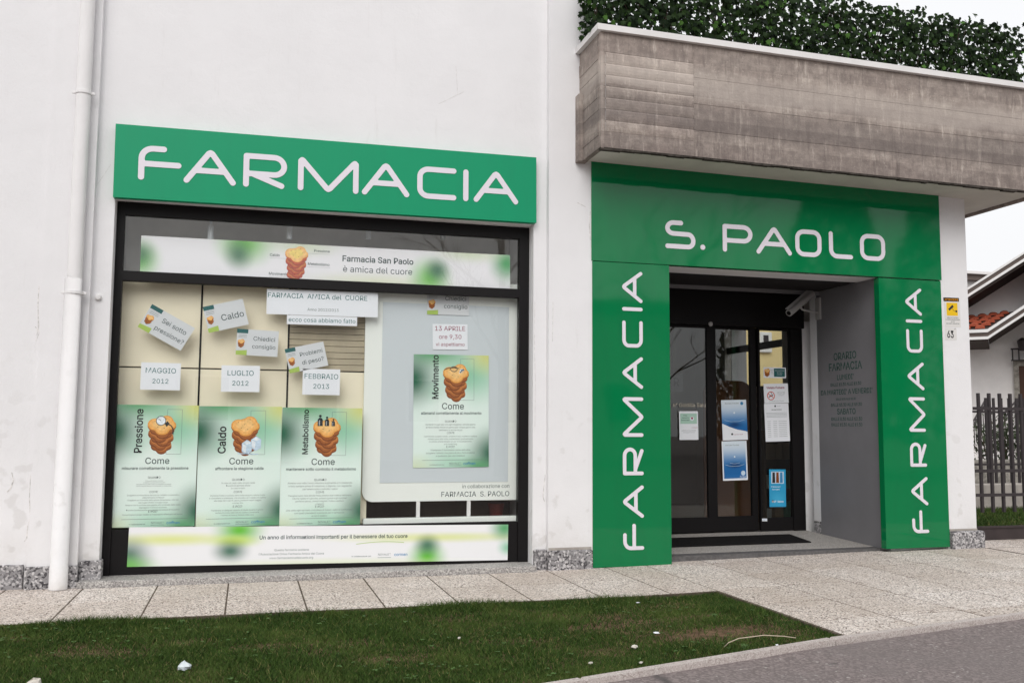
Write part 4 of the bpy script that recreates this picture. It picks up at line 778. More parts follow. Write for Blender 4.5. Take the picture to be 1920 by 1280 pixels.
# S. PAOLO along the fascia
a0 = zx(1252, 448); szp = (zx(1255, 414).z-zx(1255, 459).z)
b1 = at(1253, 461, YF); b2 = at(1642, 485, YF); u_ = (b2-b1).normalized(); u_ = Vector((u_.x, 0, u_.z*.5)).normalized()
vv_ = Vector((-u_.z, 0, u_.x)); spx = lambda px: (at(px, 470, YF)-b1).dot(u_)
letters('S.PAOLO', [spx(1251.5), spx(1317.5), spx(1359), spx(1422), spx(1495), spx(1558), spx(1616)], .238, b1+Vector((0, -.0005, .0)), u_, vv_, FP)
# FARMACIA reading upwards on both side panels
def vertical(parent, px_stem, py_list, size):
    # u points up, v points left
    u_ = Vector((0, 0, 1)); v_ = Vector((-1, 0, 0)); xb = px_stem
    letters(WORD, [zz-.0 for zz in py_list], size, Vector((xb, YF+.0015, 0)), u_, v_, parent)
xl = at(1203, 800, YF).x
vz = lambda pys, px: [at(px, p_, YF).z for p_ in pys]
vertical(LP, xl, vz((1027, 967, 887, 815, 725, 648, 579.5, 564), 1185), .179)
xr = at(1733, 800, YF).x
vertical(RP, xr, vz((996, 944, 871.5, 806, 728, 658, 602, 588.5), 1715), .171)

# ------------------------------------------------------------------ recessed entrance
zf = lambda x, y: .048+max(0, y)*.030+(x-3.9)*.004
fl = MB()
for (x0, x1) in ((3.90, 5.17), (5.174, 6.444)): fl = MB().prism([(x0, .255), (x1, .255), (x1, 1.62), (x0, 1.62)], -.05, zf, bev=.002); fl.build('floor_slab', 'granite_floor', B)
MB().prism([(3.90, .125), (6.444, .125), (6.444, .252), (3.90, .252)], -.05, lambda x, y: zf(x, y)-.001).build('threshold', 'thresholdm', B) if 'thresholdm' in M else None
M['thresholdm'] = simple('dark_threshold_stone', (.11, .105, .105), .7, .3, var=.2, vscale=30)
MB().prism([(3.90, .125), (6.444, .125), (6.444, .252), (3.90, .252)], -.05, lambda x, y: zf(x, y)-.001).build('threshold', 'thresholdm', B)
mt = MB().prism([(4.02, .62), (5.93, .62), (6.02, 1.18), (4.05, 1.18)], lambda x, y: zf(x, y)+.001, lambda x, y: zf(x, y)+.014, bev=.004)
tag(mt.build('door_mat', 'mat'), 'black rubber mat in front of the sliding door', 'mat')
MB().box(3.86, 3.899, .072, 1.62, -.05, 2.915).build('vestibule_wall', 'greypanel', B)
JP = MB().box(6.446, 6.518, .072, 1.20, .05, 2.912).build('grey_side_panel', 'greypanel', B)
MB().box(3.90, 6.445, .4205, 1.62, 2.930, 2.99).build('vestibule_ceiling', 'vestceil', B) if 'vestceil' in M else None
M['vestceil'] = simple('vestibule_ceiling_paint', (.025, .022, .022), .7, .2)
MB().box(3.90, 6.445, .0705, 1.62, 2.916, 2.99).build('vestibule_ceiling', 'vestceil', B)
MB().box(6.446, 6.75, 1.2005, 1.34, .232, 2.912, bev=.004).build('white_post', 'stucco', B); MB().box(6.447, 6.75, 1.202, 1.345, .03, .231, bev=.004).build('plinth_block', 'granite', B)
MB().box(6.40, 6.75, 1.52, 1.62, .03, 2.6).build('door_post', 'stucco', B)
MB().box(3.90, 6.446, 1.13, 1.16, 2.872, 2.914).build('ceiling_strip', 'greypanel', B)
# opening hours lettering on the grey panel
sh = Sheet((6.4455, 1.20, .05), (0, -1, 0), (0, 0, 1), 1.128, 2.86); t_ = MB()
def jy(py, px=1585): # height of a photo row on the panel
    r = _F+AX*((px-960)/FPX)-AU*((py-640)/FPX); k = (6.4455-CAM.x)/r.x; p_ = CAM+r*k; return (p_.z-.05)/2.86
for s_, py, w_ in (('ORARIO', 673, .37), ('FARMACIA', 693, .54), ('LUNEDI’', 711, .27), ('DALLE 15.30 ALLE 19.30', 722.5, .50), ('DA MARTEDI’ A VENERDI’', 738.5, .84), ('DALLE 8.30 ALLE 12.30', 749.5, .32), ('DALLE 15.30 ALLE 19.30', 761, .50), ('SABATO', 776, .30), ('DALLE 8.30 ALLE 12.30', 788, .50), ('DALLE 15.30 ALLE 19.30', 798.5, .50)):
    t_ = MB(); sh.text(t_, s_, .47, jy(py), w_, 'hours', .012, d=.0008); t_.build('opening_hours_line', None, JP)
# door
D = MB(); y0, y1 = 1.50, 1.56
zl, zh = .075, 2.50
for bx in ((3.90, 6.432, y0-.06, y1+.06, 2.505, 2.9155), (3.90, 4.62, y0, y1, zl+.03, 2.504), (6.272, 6.432, y0-.01, y1, zl+.02, 2.504), (4.62, 6.272, y0+.02, y1, zl+.015, zl+.03)): D.box(*bx, bev=.003)
DR = D.build('entrance_door', 'black', B)
def leaf(x0, x1, st0, st1, yy, b=.17):
    m_ = MB()
    for bx in ((x0, x0+st0, yy, yy+.045, .11, 2.503), (x1-st1, x1, yy, yy+.045, .11, 2.503), (x0+st0, x1-st1, yy, yy+.045, .11, .11+b), (x0+st0, x1-st1, yy, yy+.045, 2.475, 2.503)): m_.box(*bx, bev=.003)
    m_.build('door_leaf', 'black', DR); MB().box(x0+st0-.003, x1-st1+.003, yy+.02, yy+.024, .11+b-.003, 2.478).build('door_glass', 'doorglass', DR)
leaf(4.625, 5.235, .05, .068, 1.502); leaf(5.242, 5.835, .065, .074, 1.548); leaf(5.842, 6.268, .022, .004, 1.502, .15)
sn = at(1333, 607, 1.43); MB().tube([(sn.x, 1.438, sn.z), (sn.x, 1.425, sn.z)], [.03, .018], 12).build('motion_sensor', 'camgrey', DR, True)
# door papers
YD = 1.5005
def dpaper(tl, tr, bl, mat, label, cat, fn, y=YD, name='door_flyer'):
    sh = Sheet.px(tl, tr, bl, y); r = sheet_thing(name, sh, mat, label, cat); t_ = MB(); fn(sh, t_); t_.build('small_print', None, r)['kind'] = 'stuff'
def f1(sh, t_):
    sh.poly(t_, [(.06, .56), (.94, .56), (.94, .92), (.06, .92)], 'ck_mint', .0004); sh.text(t_, 'Il tuo\ncuore è in\nbuone mani', .12, .83, .42, 'textdark', .01, 'l', d=.0008); sh.disc(t_, .68, .74, .10, 'icew', .0006); sh.poly(t_, [(.62, .77), (.68, .69), (.74, .77), (.71, .80), (.68, .775), (.65, .80)], 'textred', .0009)
    sh.text(t_, 'in farmacia', .80, .41, .30, 'textred', 0); sh.text(t_, 'controlla la tua pressione\ne il tuo peso con noi', .5, .31, .75, 'textgrey')
M['ck_mint'] = simple('print_mint', (.42, .62, .52), .7, .2)
dpaper((1273, 770.5), (1308.5, 770.5), (1273.7, 824.4), 'paper', 'small white flyer with a red heart on the left door pane', 'flyer', f1)
def f2(sh, t_):
    sh.text(t_, 'Giornate Mondiali', .42, .90, .55, 'textgrey'); sh.disc(t_, .82, .91, .06, 'textblue', .0006)
    sh.poly(t_, [(0, 0), (1, 0), (1, .20), (.9, .22), (.6, .26), (.3, .33), (0, .42)], 'paper', .0004); sh.disc(t_, .38, .15, .04, 'dark', .0008, 8); sh.text(t_, 'Acqua bene comune', .62, .13, .38, 'textred', .01); sh.disc(t_, .5, .68, .03, 'icew', .0006, 10); sh.line(t_, [(.1, .50), (.35, .46), (.65, .46), (.9, .50)], .003, 'ice')
def f3(sh, t_):
    sh.text(t_, 'Giornate Mondiali', .42, .88, .55, 'textgrey'); sh.poly(t_, [(0, 0), (.05, 0), (.05, 1), (0, 1)], 'paper', .0004); sh.poly(t_, [(.95, 0), (1, 0), (1, 1), (.95, 1)], 'paper', .0004); sh.poly(t_, [(.05, 0), (.95, 0), (.95, .05), (.05, .05)], 'paper', .0004); sh.disc(t_, .82, .18, .09, 'ice', .0006, 12); sh.text(t_, 'Acqua', .80, .07, .25, 'icew'); sh.disc(t_, .5, .60, .03, 'icew', .0006, 10); sh.line(t_, [(.12, .40), (.35, .36), (.65, .36), (.88, .40)], .003, 'ice'); sh.line(t_, [(.3, .44), (.5, .42), (.7, .44)], .003, 'ice')
dpaper((1352, 750), (1398.8, 749), (1353, 825.5), 'bluepaper', 'blue water drop poster, upper one on the middle door pane', 'poster', f2, 1.545, 'water_poster'); dpaper((1353, 827), (1399.5, 825.8), (1354, 901), 'bluepaper', 'blue water drop poster, lower one on the middle door pane', 'poster', f3, 1.545, 'water_poster')
def f4(sh, t_):
    biscuits(sh, t_, .16, .66, .13, 4); sh.poly(t_, [(.46, .12), (.95, .12), (.95, .9), (.46, .9)], 'teal', .0005); sh.text(t_, 'Farmacia Amica\ndel Cuore\naderente', .705, .66, .40, 'icew', d=.0009); sh.text(t_, 'Amica\ndel\nCuore', .37, .7, .13, 'textdark', d=.0009)
dpaper((1431.5, 688), (1473.5, 689), (1431.5, 708), 'paper', 'small sticker with biscuits and teal label on the right door pane', 'sticker', f4, name='door_sticker')
def f5(sh, t_):
    sh.text(t_, 'Vietato Fumare', .48, .74, .74, 'textred', .02); 
    ring = [(.28+.145*math.cos(k*.314), .38+.145*sh.w/sh.h*math.sin(k*.314)) for k in range(21)]; sh.line(t_, ring, .010, 'noentry', .0007); sh.line(t_, [(.18, .48), (.38, .28)], .009, 'noentry', .0009); sh.line(t_, [(.19, .32), (.37, .42)], .012, 'dark', .0006); sh.line(t_, [(.33, .45), (.28, .56)], .006, 'dark', .0006)
    sh.text(t_, 'Legge 11 novembre\n1975 n. 584 e legge\n16 gennaio 2003\nn. 3 art. 51', .70, .54, .32, 'textgrey', line=.9); sh.text(t_, 'sanzioni da 27,5 a 275 euro', .5, .08, .6, 'textgrey')
M['noentry'] = simple('print_signal_red', (.62, .09, .05), .6, .2)
dpaper((1431.5, 719.4), (1477, 718.4), (1432.5, 756), 'paper', 'no smoking notice with red ring on the right door pane', 'notice', f5, name='no_smoking_notice')
def f6(sh, t_):
    sh.disc(t_, .45, .93, .035, 'dark', .0006, 10); sh.text(t_, 'Comune', .6, .92, .14, 'textgrey'); sh.text(t_, 'INFORMAZIONI', .5, .82, .42, 'textdark', .01)
    for k in range(4): sh.line(t_, [(.08, .75-.035*k), (.92, .75-.035*k)], .003, 'textgrey')
    for k in range(9):
        for (a, b) in ((.10, .24), (.34, .50), (.56, .9)): sh.line(t_, [(a, .53-.05*k), (b, .53-.05*k)], .003, 'textgrey')
dpaper((1432.5, 756.5), (1478, 755.5), (1434, 828), 'paper', 'typed white notice sheet under the no smoking notice', 'notice', f6, name='typed_notice')
def f7(sh, t_):
    sh.poly(t_, [(.12, .62), (.88, .62), (.88, .94), (.12, .94)], 'ice', .0004)
    for k, c in enumerate(('dark', 'ck4', 'textblue')): sh.poly(t_, [(.18+.23*k, .64), (.36+.23*k, .64), (.34+.23*k, .92), (.20+.23*k, .92)], c, .0007)
    sh.text(t_, 'Prenota qui i\ntuoi esami', .12, .52, .55, 'icew', .01, 'l'); sh.text(t_, 'CUP  Salute', .5, .12, .70, 'icew', .015); sh.disc(t_, .2, .15, .07, 'dark', .0005, 10)
dpaper((1442, 879.4), (1473, 879.4), (1442, 950), 'lightblue', 'light blue leaflet with white words low on the right door pane', 'leaflet', f7, name='blue_leaflet')
dpaper((1429, 971.5), (1438.5, 971.5), (1429, 976.5), 'paper', 'tiny white sticker on the bottom rail of the right leaf', 'sticker', lambda sh, t_: sh.text(t_, 'PORTE', .5, .3, .8, 'textblue'), 1.4995, 'rail_sticker')
# vinyl words on the left pane
shv = Sheet.px((1262, 752), (1323, 752), (1262, 766), YD); t_ = MB(); shv.text(t_, 'n° Guidilla Salu', .5, .25, 1., 'textpale', .005, d=.0); tag(t_.build('vinyl_lettering', None), 'pale vinyl words across the left door pane', 'lettering')
# dim shop behind the door
MB().box(3.30, 7.18, 5.8, 5.9, 0, 2.95).build('shop_wall', 'roomwall', B)
OY0, OY1, OZ0, OZ1 = 3.15, 4.80, 1.92, 2.90                                # high side window of the shop
m_ = MB().box(7.22, 7.27, OY0, OY1, 2.46, 2.56).box(7.22, 7.27, 3.90, 3.96, OZ0, OZ1); m_.build('side_window_frame', 'black', B)
RH = thing('rear_house', 'cream yellow house seen through the shop, behind the right door pane', 'house', (at(1430, 640, 17).x, 17, 0)); ca, cb = at(1384, 600, 17), at(1560, 600, 17)
MB().box(ca.x, cb.x, 17, 24, 0, 7).build('wall', 'facade_yellow', RH); wa, wb = at(1424, 622, 16.9), at(1447, 661, 16.9); f_ = MB().box(wa.x, wb.x, 16.88, 16.998, wb.z, wa.z, bev=.02).build('window', 'white', RH); MB().box(wa.x+.12, wb.x-.12, 16.86, 16.8795, wb.z+.12, wa.z-.1).build('pane', 'winglass', f_); MB().box(3.19, 7.29, 1.63, 5.8, 2.95, 3.05).build('shop_ceiling', 'roomwall', B); MB().box(3.19, 7.29, 1.63, 5.8, .03, .07).build('shop_floor', 'floor', B)
MB().box(3.19, 3.30, 1.63, 5.8, .07, 2.95).build('shop_wall', 'roomwall', B); 
for bx in ((1.63, 3.15, .07, 2.95), (4.80, 5.8, .07, 2.95), (3.15, 4.80, .07, 1.92), (3.15, 4.80, 2.90, 2.95)): MB().box(7.18, 7.29, *bx).build('shop_wall', 'roomwall', B)
MB().box(6.44, 7.18, 1.625, 1.70, .07, 2.95).build('shop_wall', 'roomwall', B)
PC = [simple('carton_'+n_, c_, .6, .3) for n_, c_ in (('white', (.6, .6, .58)), ('red', (.4, .06, .05)), ('green', (.1, .3, .15)), ('blue', (.08, .16, .4)), ('tan', (.45, .33, .2)))]
ORD = ['first', 'first', 'second', 'third', 'fourth', 'fifth', 'sixth', 'seventh', 'eighth', 'ninth', 'tenth', 'eleventh', 'twelfth', 'thirteenth']
def shelves(x0, x1, y, label, n=5):
    r = thing('product_shelf', label, 'shelf', ((x0+x1)/2, y, .07)); zt_ = .14+n*.38; MB().box(x0, x1, y+.28, y+.30, .07, zt_).build('back', 'shelf', r)
    for sx in (x0, x1-.02): MB().box(sx, sx+.02, y, y+.279, .07, zt_).build('side', 'shelf', r)
    for k in range(n): MB().box(x0+.021, x1-.021, y, y+.279, .12+k*.38, .14+k*.38).build('shelf_board', 'shelf', r)
    i = 0
    for k in range(n):
        xx = x0+.04; i = 0
        while xx < x1-.14:
            w_, h_ = random.uniform(.06, .13), random.uniform(.10, .26); b = MB().box(xx, xx+w_, y+.03, y+.15, .1405+k*.38, .14+k*.38+h_); i += 1
            ci = random.randrange(5); o = b.build('product_box', PC[ci]); tag(o, '%s carton, %s on the %s shelf of the %s' % (('white', 'red', 'green', 'blue', 'tan')[ci], ORD[i], ('lowest', 'second', 'third', 'fourth')[k], 'left shelf unit behind the door' if x0 < 6 else 'right shelf unit behind the door'), 'carton', 'cartons on the shelves behind the door'); xx += w_+random.uniform(.01, .06)
shelves(4.3, 5.5, 4.6, 'dark shelf unit of cartons deep behind the left door pane', 4); shelves(6.55, 7.15, 2.6, 'dark shelf unit of cartons at the right behind the door', 3)
cn = MB(); pts = [(5.75, .07), (6.45, .07), (6.45, 1.75)]+arc(6.25, 1.75, .2, .18, 0, 90)[1:]+arc(5.95, 1.75, .2, .18, 90, 180)+[(5.75, 1.75)]
cn.hull([(x, 2.7, z) for x, z in pts], [(x, 2.76, z) for x, z in pts]); tag(cn.build('display_stand', 'orange_board'), 'rounded orange brown display stand behind the middle door pane', 'display stand')
vr = MB().box(4.95, 5.25, 2.3, 2.32, 1.75, 1.98); R_ = thing('hanging_sign', 'grey sign lettered VR behind the left door pane', 'sign', (5.1, 2.31, 1.75)); vr.build('plate', 'greypanel', R_); t_ = MB(); Sheet((4.95, 2.299, 1.75), (1, 0, 0), (0, 0, 1), .3, .23).text(t_, 'VR', .5, .32, .6, 'textblack'); t_.build('letters', None, R_); MB().tube([(5.1, 2.31, 1.9805), (5.1, 2.31, 2.95)], .004, 6).build('cord', 'black', R_)

# surveillance camera
a = at(1479, 587, .95); b = at(1522, 550, 1.12); dd = (b-a).normalized()
CC = thing('security_camera', 'grey tube security camera on a bracket in the entrance corner', 'camera', (6.44, 1.15, 2.5))
MB().tube([a, a+dd*.05, b], [.040, .042, .042], 16).build('body', 'camgrey', CC, True); MB().tube([a-dd*.004, a-dd*.001], [.027, .027], 14).build('lens', 'black', CC)
MB().hull([v_ for v_ in (a+dd*.0-Vector((.045, 0, -.045)), a+Vector((.035, 0, .047)), b+Vector((.035, 0, .047)), b-Vector((.045, 0, -.047)))], [v_+Vector((0, 0, .006)) for v_ in (a+dd*.0-Vector((.045, 0, -.045)), a+Vector((.035, 0, .047)), b+Vector((.035, 0, .047)), b-Vector((.045, 0, -.047)))]).build('sun_shield', 'camgrey', CC)
e1, e2 = at(1504, 580, 1.05), at(1536, 587, 1.16); mid = (a+b)/2
MB().tube([mid-Vector((0, 0, .04)), e1, e2], .014, 8).build('bracket_arm', 'camgrey', CC, True); MB().box(6.425, 6.4455, 1.10, 1.19, e2.z-.08, e2.z+.18, bev=.004).build('wall_plate', 'camgrey', CC)

# signs on the corner pillar
yp = .018
R_ = thing('surveillance_notice', 'yellow and white video surveillance notice on the corner pillar', 'sign', at(1784, 612, yp))
s1 = Sheet.px((1769, 557.5), (1798, 558.5), (1769, 564.5), yp); s1.panel(.002).build('title_strip', 'black', R_); s2 = Sheet.px((1770, 566), (1799.5, 567), (1770, 613), yp); s2.panel(.002).build('sheet', 'plaque', R_)
t_ = MB(); s1.text(t_, 'ATTENZIONE', .5, .22, .88, 'orangeink', .02, d=.001); s2.poly(t_, [(.14, .46), (.84, .46), (.84, .98), (.14, .98)], 'yellow', .0006)
s2.poly(t_, [(.24, .72), (.32, .66), (.60, .82), (.52, .90)], 'dark', .001); s2.line(t_, [(.50, .76), (.58, .66), (.78, .63)], .004, 'dark', .0009); s2.poly(t_, [(.70, .60), (.80, .60), (.80, .68), (.70, .68)], 'dark', .0011)
s2.text(t_, 'AREA SOTTOPOSTA\nA VIDEOSORVEGLIANZA\nart. 13\ndel codice sulla privacy', .5, .36, .9, 'textdark', .01, line=.95); t_.build('small_print', None, R_)['kind'] = 'stuff'
R_ = thing('house_number', 'white enamel house number plate reading 63 on the corner pillar', 'number plate', at(1783, 637.5, yp)); s1 = Sheet.px((1772, 614.5), (1793.5, 615.5), (1773, 637), yp); s1.panel(.004).build('plate', 'plaque', R_); t_ = MB(); s1.text(t_, '63', .45, .20, .56, 'textblack', .015, d=.001, h=1.45); s1.text(t_, '’', .86, .66, .06, 'textblack', d=.001); t_.build('digits', None, R_)

# downpipe with clamps, bell knob
ax_, ay = -1.412, -.078
DP = thing('downpipe', 'white painted downpipe with two clamps left of the shop window', 'downpipe', (ax_, ay, -.02))
MB().tube([(ax_, ay, 2.45), (ax_, ay, HT)], .058, 24).build('upper_pipe', 'pipe', DP, True); MB().tube([(ax_-.012, ay, -.015), (ax_-.012, ay, .16), (ax_-.012, ay, .161), (ax_-.006, ay, 2.50), (ax_-.004, ay, 2.505)], [.070, .070, .067, .067, .061], 24).build('lower_pipe', 'pipe', DP, True)
for zc in (4.082, 2.385):
    r0 = .066 if zc > 3 else .074; m_ = MB().tube([(ax_, ay, zc-.012), (ax_, ay, zc+.012)], r0, 24); m_.box(ax_-r0-.022, ax_-r0+.004, ay-.008, ay+.008, zc-.012, zc+.012, bev=.003); m_.box(ax_+r0-.004, ax_+r0+.022, ay-.008, ay+.008, zc-.012, zc+.012, bev=.003); m_.tube([(ax_, ay+r0-.01, zc), (ax_, 0, zc)], .008, 8); m_.build('clamp', 'pipe', DP)
kx_ = at(184, 557, .06); kn = MB(); kn.tube([(kx_.x, .074, kx_.z), (kx_.x, .05, kx_.z), (kx_.x, .045, kx_.z)], [.028, .026, .018], 14); tag(kn.build('wall_cap', 'pipe', smooth=True), 'small round white cap on the wall beside the downpipe', 'wall cap')

# ------------------------------------------------------------------ ivy screen on the terrace
def ivy_leaf():
    o = [(0, -.5), (.22, -.42), (.5, -.30), (.36, -.02), (.42, .28), (.16, .18), (0, .62), (-.16, .18), (-.42, .28), (-.36, -.02), (-.5, -.30), (-.22, -.42)]
    return [(x, y, .10*abs(x)-.12*y*y) for x, y in o]
LV = ivy_leaf(); lm = MB().add(LV+[(0, 0, -.05)], [(k, (k+1) % 12, 12) for k in range(12)]).mesh('leaf', 'ivy')
HX0, HX1, HY0, HY1 = 2.99, 8.03, -.44, -.20
IV = thing('ivy_hedge', 'dark green ivy screen along the roof terrace above the concrete parapet', 'hedge', (5.5, -.3, 5.0))
IV2 = None
def leafmat():
    x = random.uniform(HX0, HX1); top = 5.69+tl0(x)*.1+.015*math.sin(x*7)+.02*math.sin(x*19)
    z = random.uniform(5.0+tl0(x), top); y = random.choice((HY0, HY1))+random.uniform(-.03, .06) if random.random() < .8 else random.uniform(HY0, HY1)
    if x > HX1-.12 and random.random() < .3: y = random.uniform(HY0, HY1)
    s = random.uniform(.040, .064); e = Matrix.Rotation(random.uniform(-.6, .6)+(math.pi if random.random() < .25 else 0), 4, 'Z') @ Matrix.Rotation(math.pi/2+random.uniform(-.7, .4), 4, 'X') @ Matrix.Rotation(math.pi+random.uniform(-.7, .7), 4, 'Z') @ Matrix.Scale(s, 4)
    e.translation = (x, y, z); return e
stf = MB(); fan = [(k, (k+1) % 12, 12) for k in range(12)]; pv = [Vector(v_) for v_ in LV+[(0, 0, -.05)]]
for k in range(7800):
    e = leafmat(); stf.add([e @ v_ for v_ in pv], fan)
fo = stf.build('foliage', 'ivy', IV); fo['kind'] = 'stuff'
for k in range(300):
    e = leafmat(); e.translation.y = HY0-.05-random.uniform(0, .03); inst('leaf', lm, IV, None, matrix=e)
st_ = MB()
for k in range(70):
    x = random.uniform(HX0+.05, HX1-.05); st_.tube([(x, -.32, 5.0), (x+random.uniform(-.1, .1), -.30, 5.3), (x+random.uniform(-.15, .15), -.33, 5.62)], .006, 5)
st_.build('stems', 'bark', IV)

# ------------------------------------------------------------------ yard and neighbour house on the right
yl = MB().add([(7.62, .45, -.01), (24, .45, -.01), (24, 4.6, -.01), (7.62, 4.6, -.01)], [(0, 1, 2, 3)]); tag(yl.build('garden_soil', 'earth', loc=(0, 0, 0)), kind='structure', label='soil of the neighbouring garden')
blades(42000, (7.9, 13.5), (.9, 4.6), lambda a, b: -.01, lambda x, y: np.ones_like(x), .06, 'grass', 'bright green grass in the garden behind the iron fence', .005)
ep = MB().box(7.64, 13, .52, .60, .055, .205, bev=.004).box(7.64, 13, .505, .52, .19, .215); tag(ep.build('steel_edging', 'steelplate'), 'brown steel edging plate at the foot of the iron fence', 'edging')
tag(MB().box(7.64, 13, .30, .70, -.05, .054, bev=.006).build('concrete_curb', 'conc_plain'), 'low concrete curb under the steel edging beside the pillar', 'curb')
def fence(y, xa, xb, sp, z0, z1, rails, bw, label):
    r = thing('iron_fence', label, 'fence', ((xa+xb)/2, y, z0)); bar = MB().box(-bw/2, bw/2, -bw/2, bw/2, 0, z1-z0).mesh('fence_bar', 'iron'); x = xa
    while x < xb: inst('fence_bar', bar, r, (x, y, z0)); x += sp
    for z in rails: MB().box(xa-.1, xb, y-bw/2-.012, y-bw/2-.002, z-.018, z+.018).build('rail', 'iron', r)
    return r
fence(.66, at(1838, 850, .66).x, 12.5, .151, at(1850, 960, .66).z, at(1850, 737, .66).z, (at(1870, 766, .66).z, at(1870, 882, .66).z, at(1870, 927, .66).z), .030, 'near brown iron fence of tall square bars beside the pillar')
fence(4.7, at(1845, 850, 4.7).x-.4, 17, .158, at(1870, 905, 4.7).z, at(1870, 746, 4.7).z, (at(1870, 772, 4.7).z, at(1870, 870, 4.7).z), .034, 'farther dark iron fence on the low wall behind the garden')
tag(MB().box(8, 20, 4.62, 4.80, -.05, at(1870, 906, 4.7).z, bev=.02).build('low_wall', 'conc_plain'), 'low pale garden wall under the farther fence', 'wall')
tag(MB().box(9, 22, 6.3, 6.6, -.05, at(1870, 862, 6.3).z, bev=.03).build('stone_wall', 'stone'), 'rough stone retaining wall in front of the house', 'wall')
tag(MB().add([(8, 4.8, .0), (30, 4.8, .0), (30, 12, .0), (8, 12, .0)], [(0, 1, 2, 3)]).build('courtyard', 'conc_plain', loc=(0, 0, 0)), kind='structure', label='paved courtyard of the neighbouring house')
def shrub(px, py, y, r, h, n, label, mat='shrub'):
    c = at(px, py, y); R_ = thing('shrub', label, 'shrub', (c.x, y, c.z)); m_ = MB(); s_ = MB()
    for k in range(9): s_.tube([(c.x, y, c.z), (c.x+random.uniform(-r, r)*.8, y+random.uniform(-r, r)*.5, c.z+h*random.uniform(.6, 1.05))], [.012, .004], 5)
    for k in range(n):
        p_ = Vector((c.x+random.gauss(0, r*.5), y+random.gauss(0, r*.4), c.z+h*random.random()**.8)); e = Matrix.Rotation(random.uniform(0, 6.28), 4, 'Z') @ Matrix.Rotation(random.uniform(0, 3.1), 4, 'X') @ Matrix.Scale(random.uniform(.05, .10), 4); e.translation = p_; m_.add([e @ Vector(q_) for q_ in ((0, -.6, 0), (.3, 0, .1), (0, .6, 0), (-.3, 0, .1))], [(0, 1, 2, 3)])
    s_.build('stems', 'bark', R_); m_.build('foliage', mat, R_)
shrub(1852, 868, 6.9, .5, .75, 420, 'dark shrub behind the fence bars next to the pillar'); shrub(1885, 866, 7.0, .45, 1.0, 300, 'taller thin dark shrub behind the middle fence bars'); shrub(1917, 866, 6.8, .5, .6, 420, 'dark bushy shrub behind the fence at the right picture edge'); shrub(1945, 866, 7.0, .6, .8, 300, 'dark shrub just beyond the right picture edge')
# house
_r = _F+AX*((1880-960)/FPX); hn = Vector((_r.x, _r.y, 0)).normalized(); hu = Vector((hn.y, -hn.x, 0)); HO = Vector((CAM.x, CAM.y, 0))+hn*27   # the house stands turned towards the street
def hs_(px, py, d):                                                      # photo point -> (along the front, height) on the plane d metres behind the front wall
    r = _F+AX*((px-960)/FPX)-AU*((py-640)/FPX); k = (27+d)/(r.x*hn.x+r.y*hn.y); p_ = CAM+r*k; return ((p_-HO).dot(hu), p_.z)
def hw(a, z, d): return HO+hu*a+hn*d+Vector((0, 0, z))
H = thing('neighbour_house', 'white gabled house with red roof tiles behind the iron fence', 'house', HO)
def ex(poly, d0, d1, name, mat): return MB().hull([hw(a, z, d0) for a, z in poly], [hw(a, z, d1) for a, z in poly]).build(name, mat, H)
def band(p, q_, z0, z1, d0, d1, name, mat): return ex([(p[0], p[1]+z0), (q_[0], q_[1]+z0), (q_[0], q_[1]+z1), (p[0], p[1]+z1)], d0, d1, name, mat)
a0, ap, a1 = hs_(1780, 596, 0), hs_(1924, 506, 0), hs_(2075, 600, 0)
ex([(a0[0], 0), (a1[0], 0), a1, ap, a0], 0, 9, 'wall', 'render_house')
OV = -1.5; g0, g1, g2 = hs_(1770, 568, OV), hs_(1922, 470.5, OV), hs_(2095, 575, OV)
for p, q_ in ((g0, g1), (g1, g2)):
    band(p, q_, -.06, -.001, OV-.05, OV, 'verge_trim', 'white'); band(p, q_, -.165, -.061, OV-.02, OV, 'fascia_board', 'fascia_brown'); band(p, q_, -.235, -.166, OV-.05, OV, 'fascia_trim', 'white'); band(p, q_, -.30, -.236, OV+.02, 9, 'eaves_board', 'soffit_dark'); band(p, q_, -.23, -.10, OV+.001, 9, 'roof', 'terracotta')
# lean-to roof with tiles on the left, porch gable on the right
dE, dT = -2.4, -.10
eL, eR, tR, tL = hw(*hs_(1770, 620.5, dE), dE), hw(*hs_(1851, 617, dE), dE), hw(*hs_(1902, 583.5, dT), dT), hw(*hs_(1770, 601, dT), dT)
nn_ = (eR-eL).cross(tL-eL).normalized()
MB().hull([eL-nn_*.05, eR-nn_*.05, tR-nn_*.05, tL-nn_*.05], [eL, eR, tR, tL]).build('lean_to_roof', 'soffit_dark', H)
tile = MB(); nseg = 6; vs = []
for e in (0, 1):
    for k in range(nseg+1): a_ = math.pi*k/nseg; vs.append((-.5*math.cos(a_), e*1.08, .5*math.sin(a_)+(.14 if e == 0 else 0)))
tile.add(vs, [(k, k+1, nseg+2+k, nseg+1+k) for k in range(nseg)]); tile.add([(-.5*math.cos(math.pi*k/nseg), 0, .14+.5*math.sin(math.pi*k/nseg)) for k in range(nseg+1)], [tuple(range(nseg+1))]); tm = tile.mesh('roof_tile', 'terracotta')
NR = 6
for i in range(NR):
    v0, v1 = i/NR, (i+1)/NR; lo, hi = eL.lerp(tL, v0), eR.lerp(tR, v0); n_t = int((hi-lo).length/.235)
    up = ((eL.lerp(tL, v1)-lo)+(eL.lerp(tL, v1)-lo)).normalized(); ac = (hi-lo).normalized(); up = (up-ac*up.dot(ac)).normalized(); ln_ = ((tL-eL).length)/NR
    for j in range(n_t):
        p_ = lo.lerp(hi, (j+.5)/n_t); mm = Matrix((ac*.215, up*ln_, ac.cross(up)*.13)).transposed().to_4x4(); mm.translation = p_; inst('roof_tile', tm, H, None, matrix=mm)
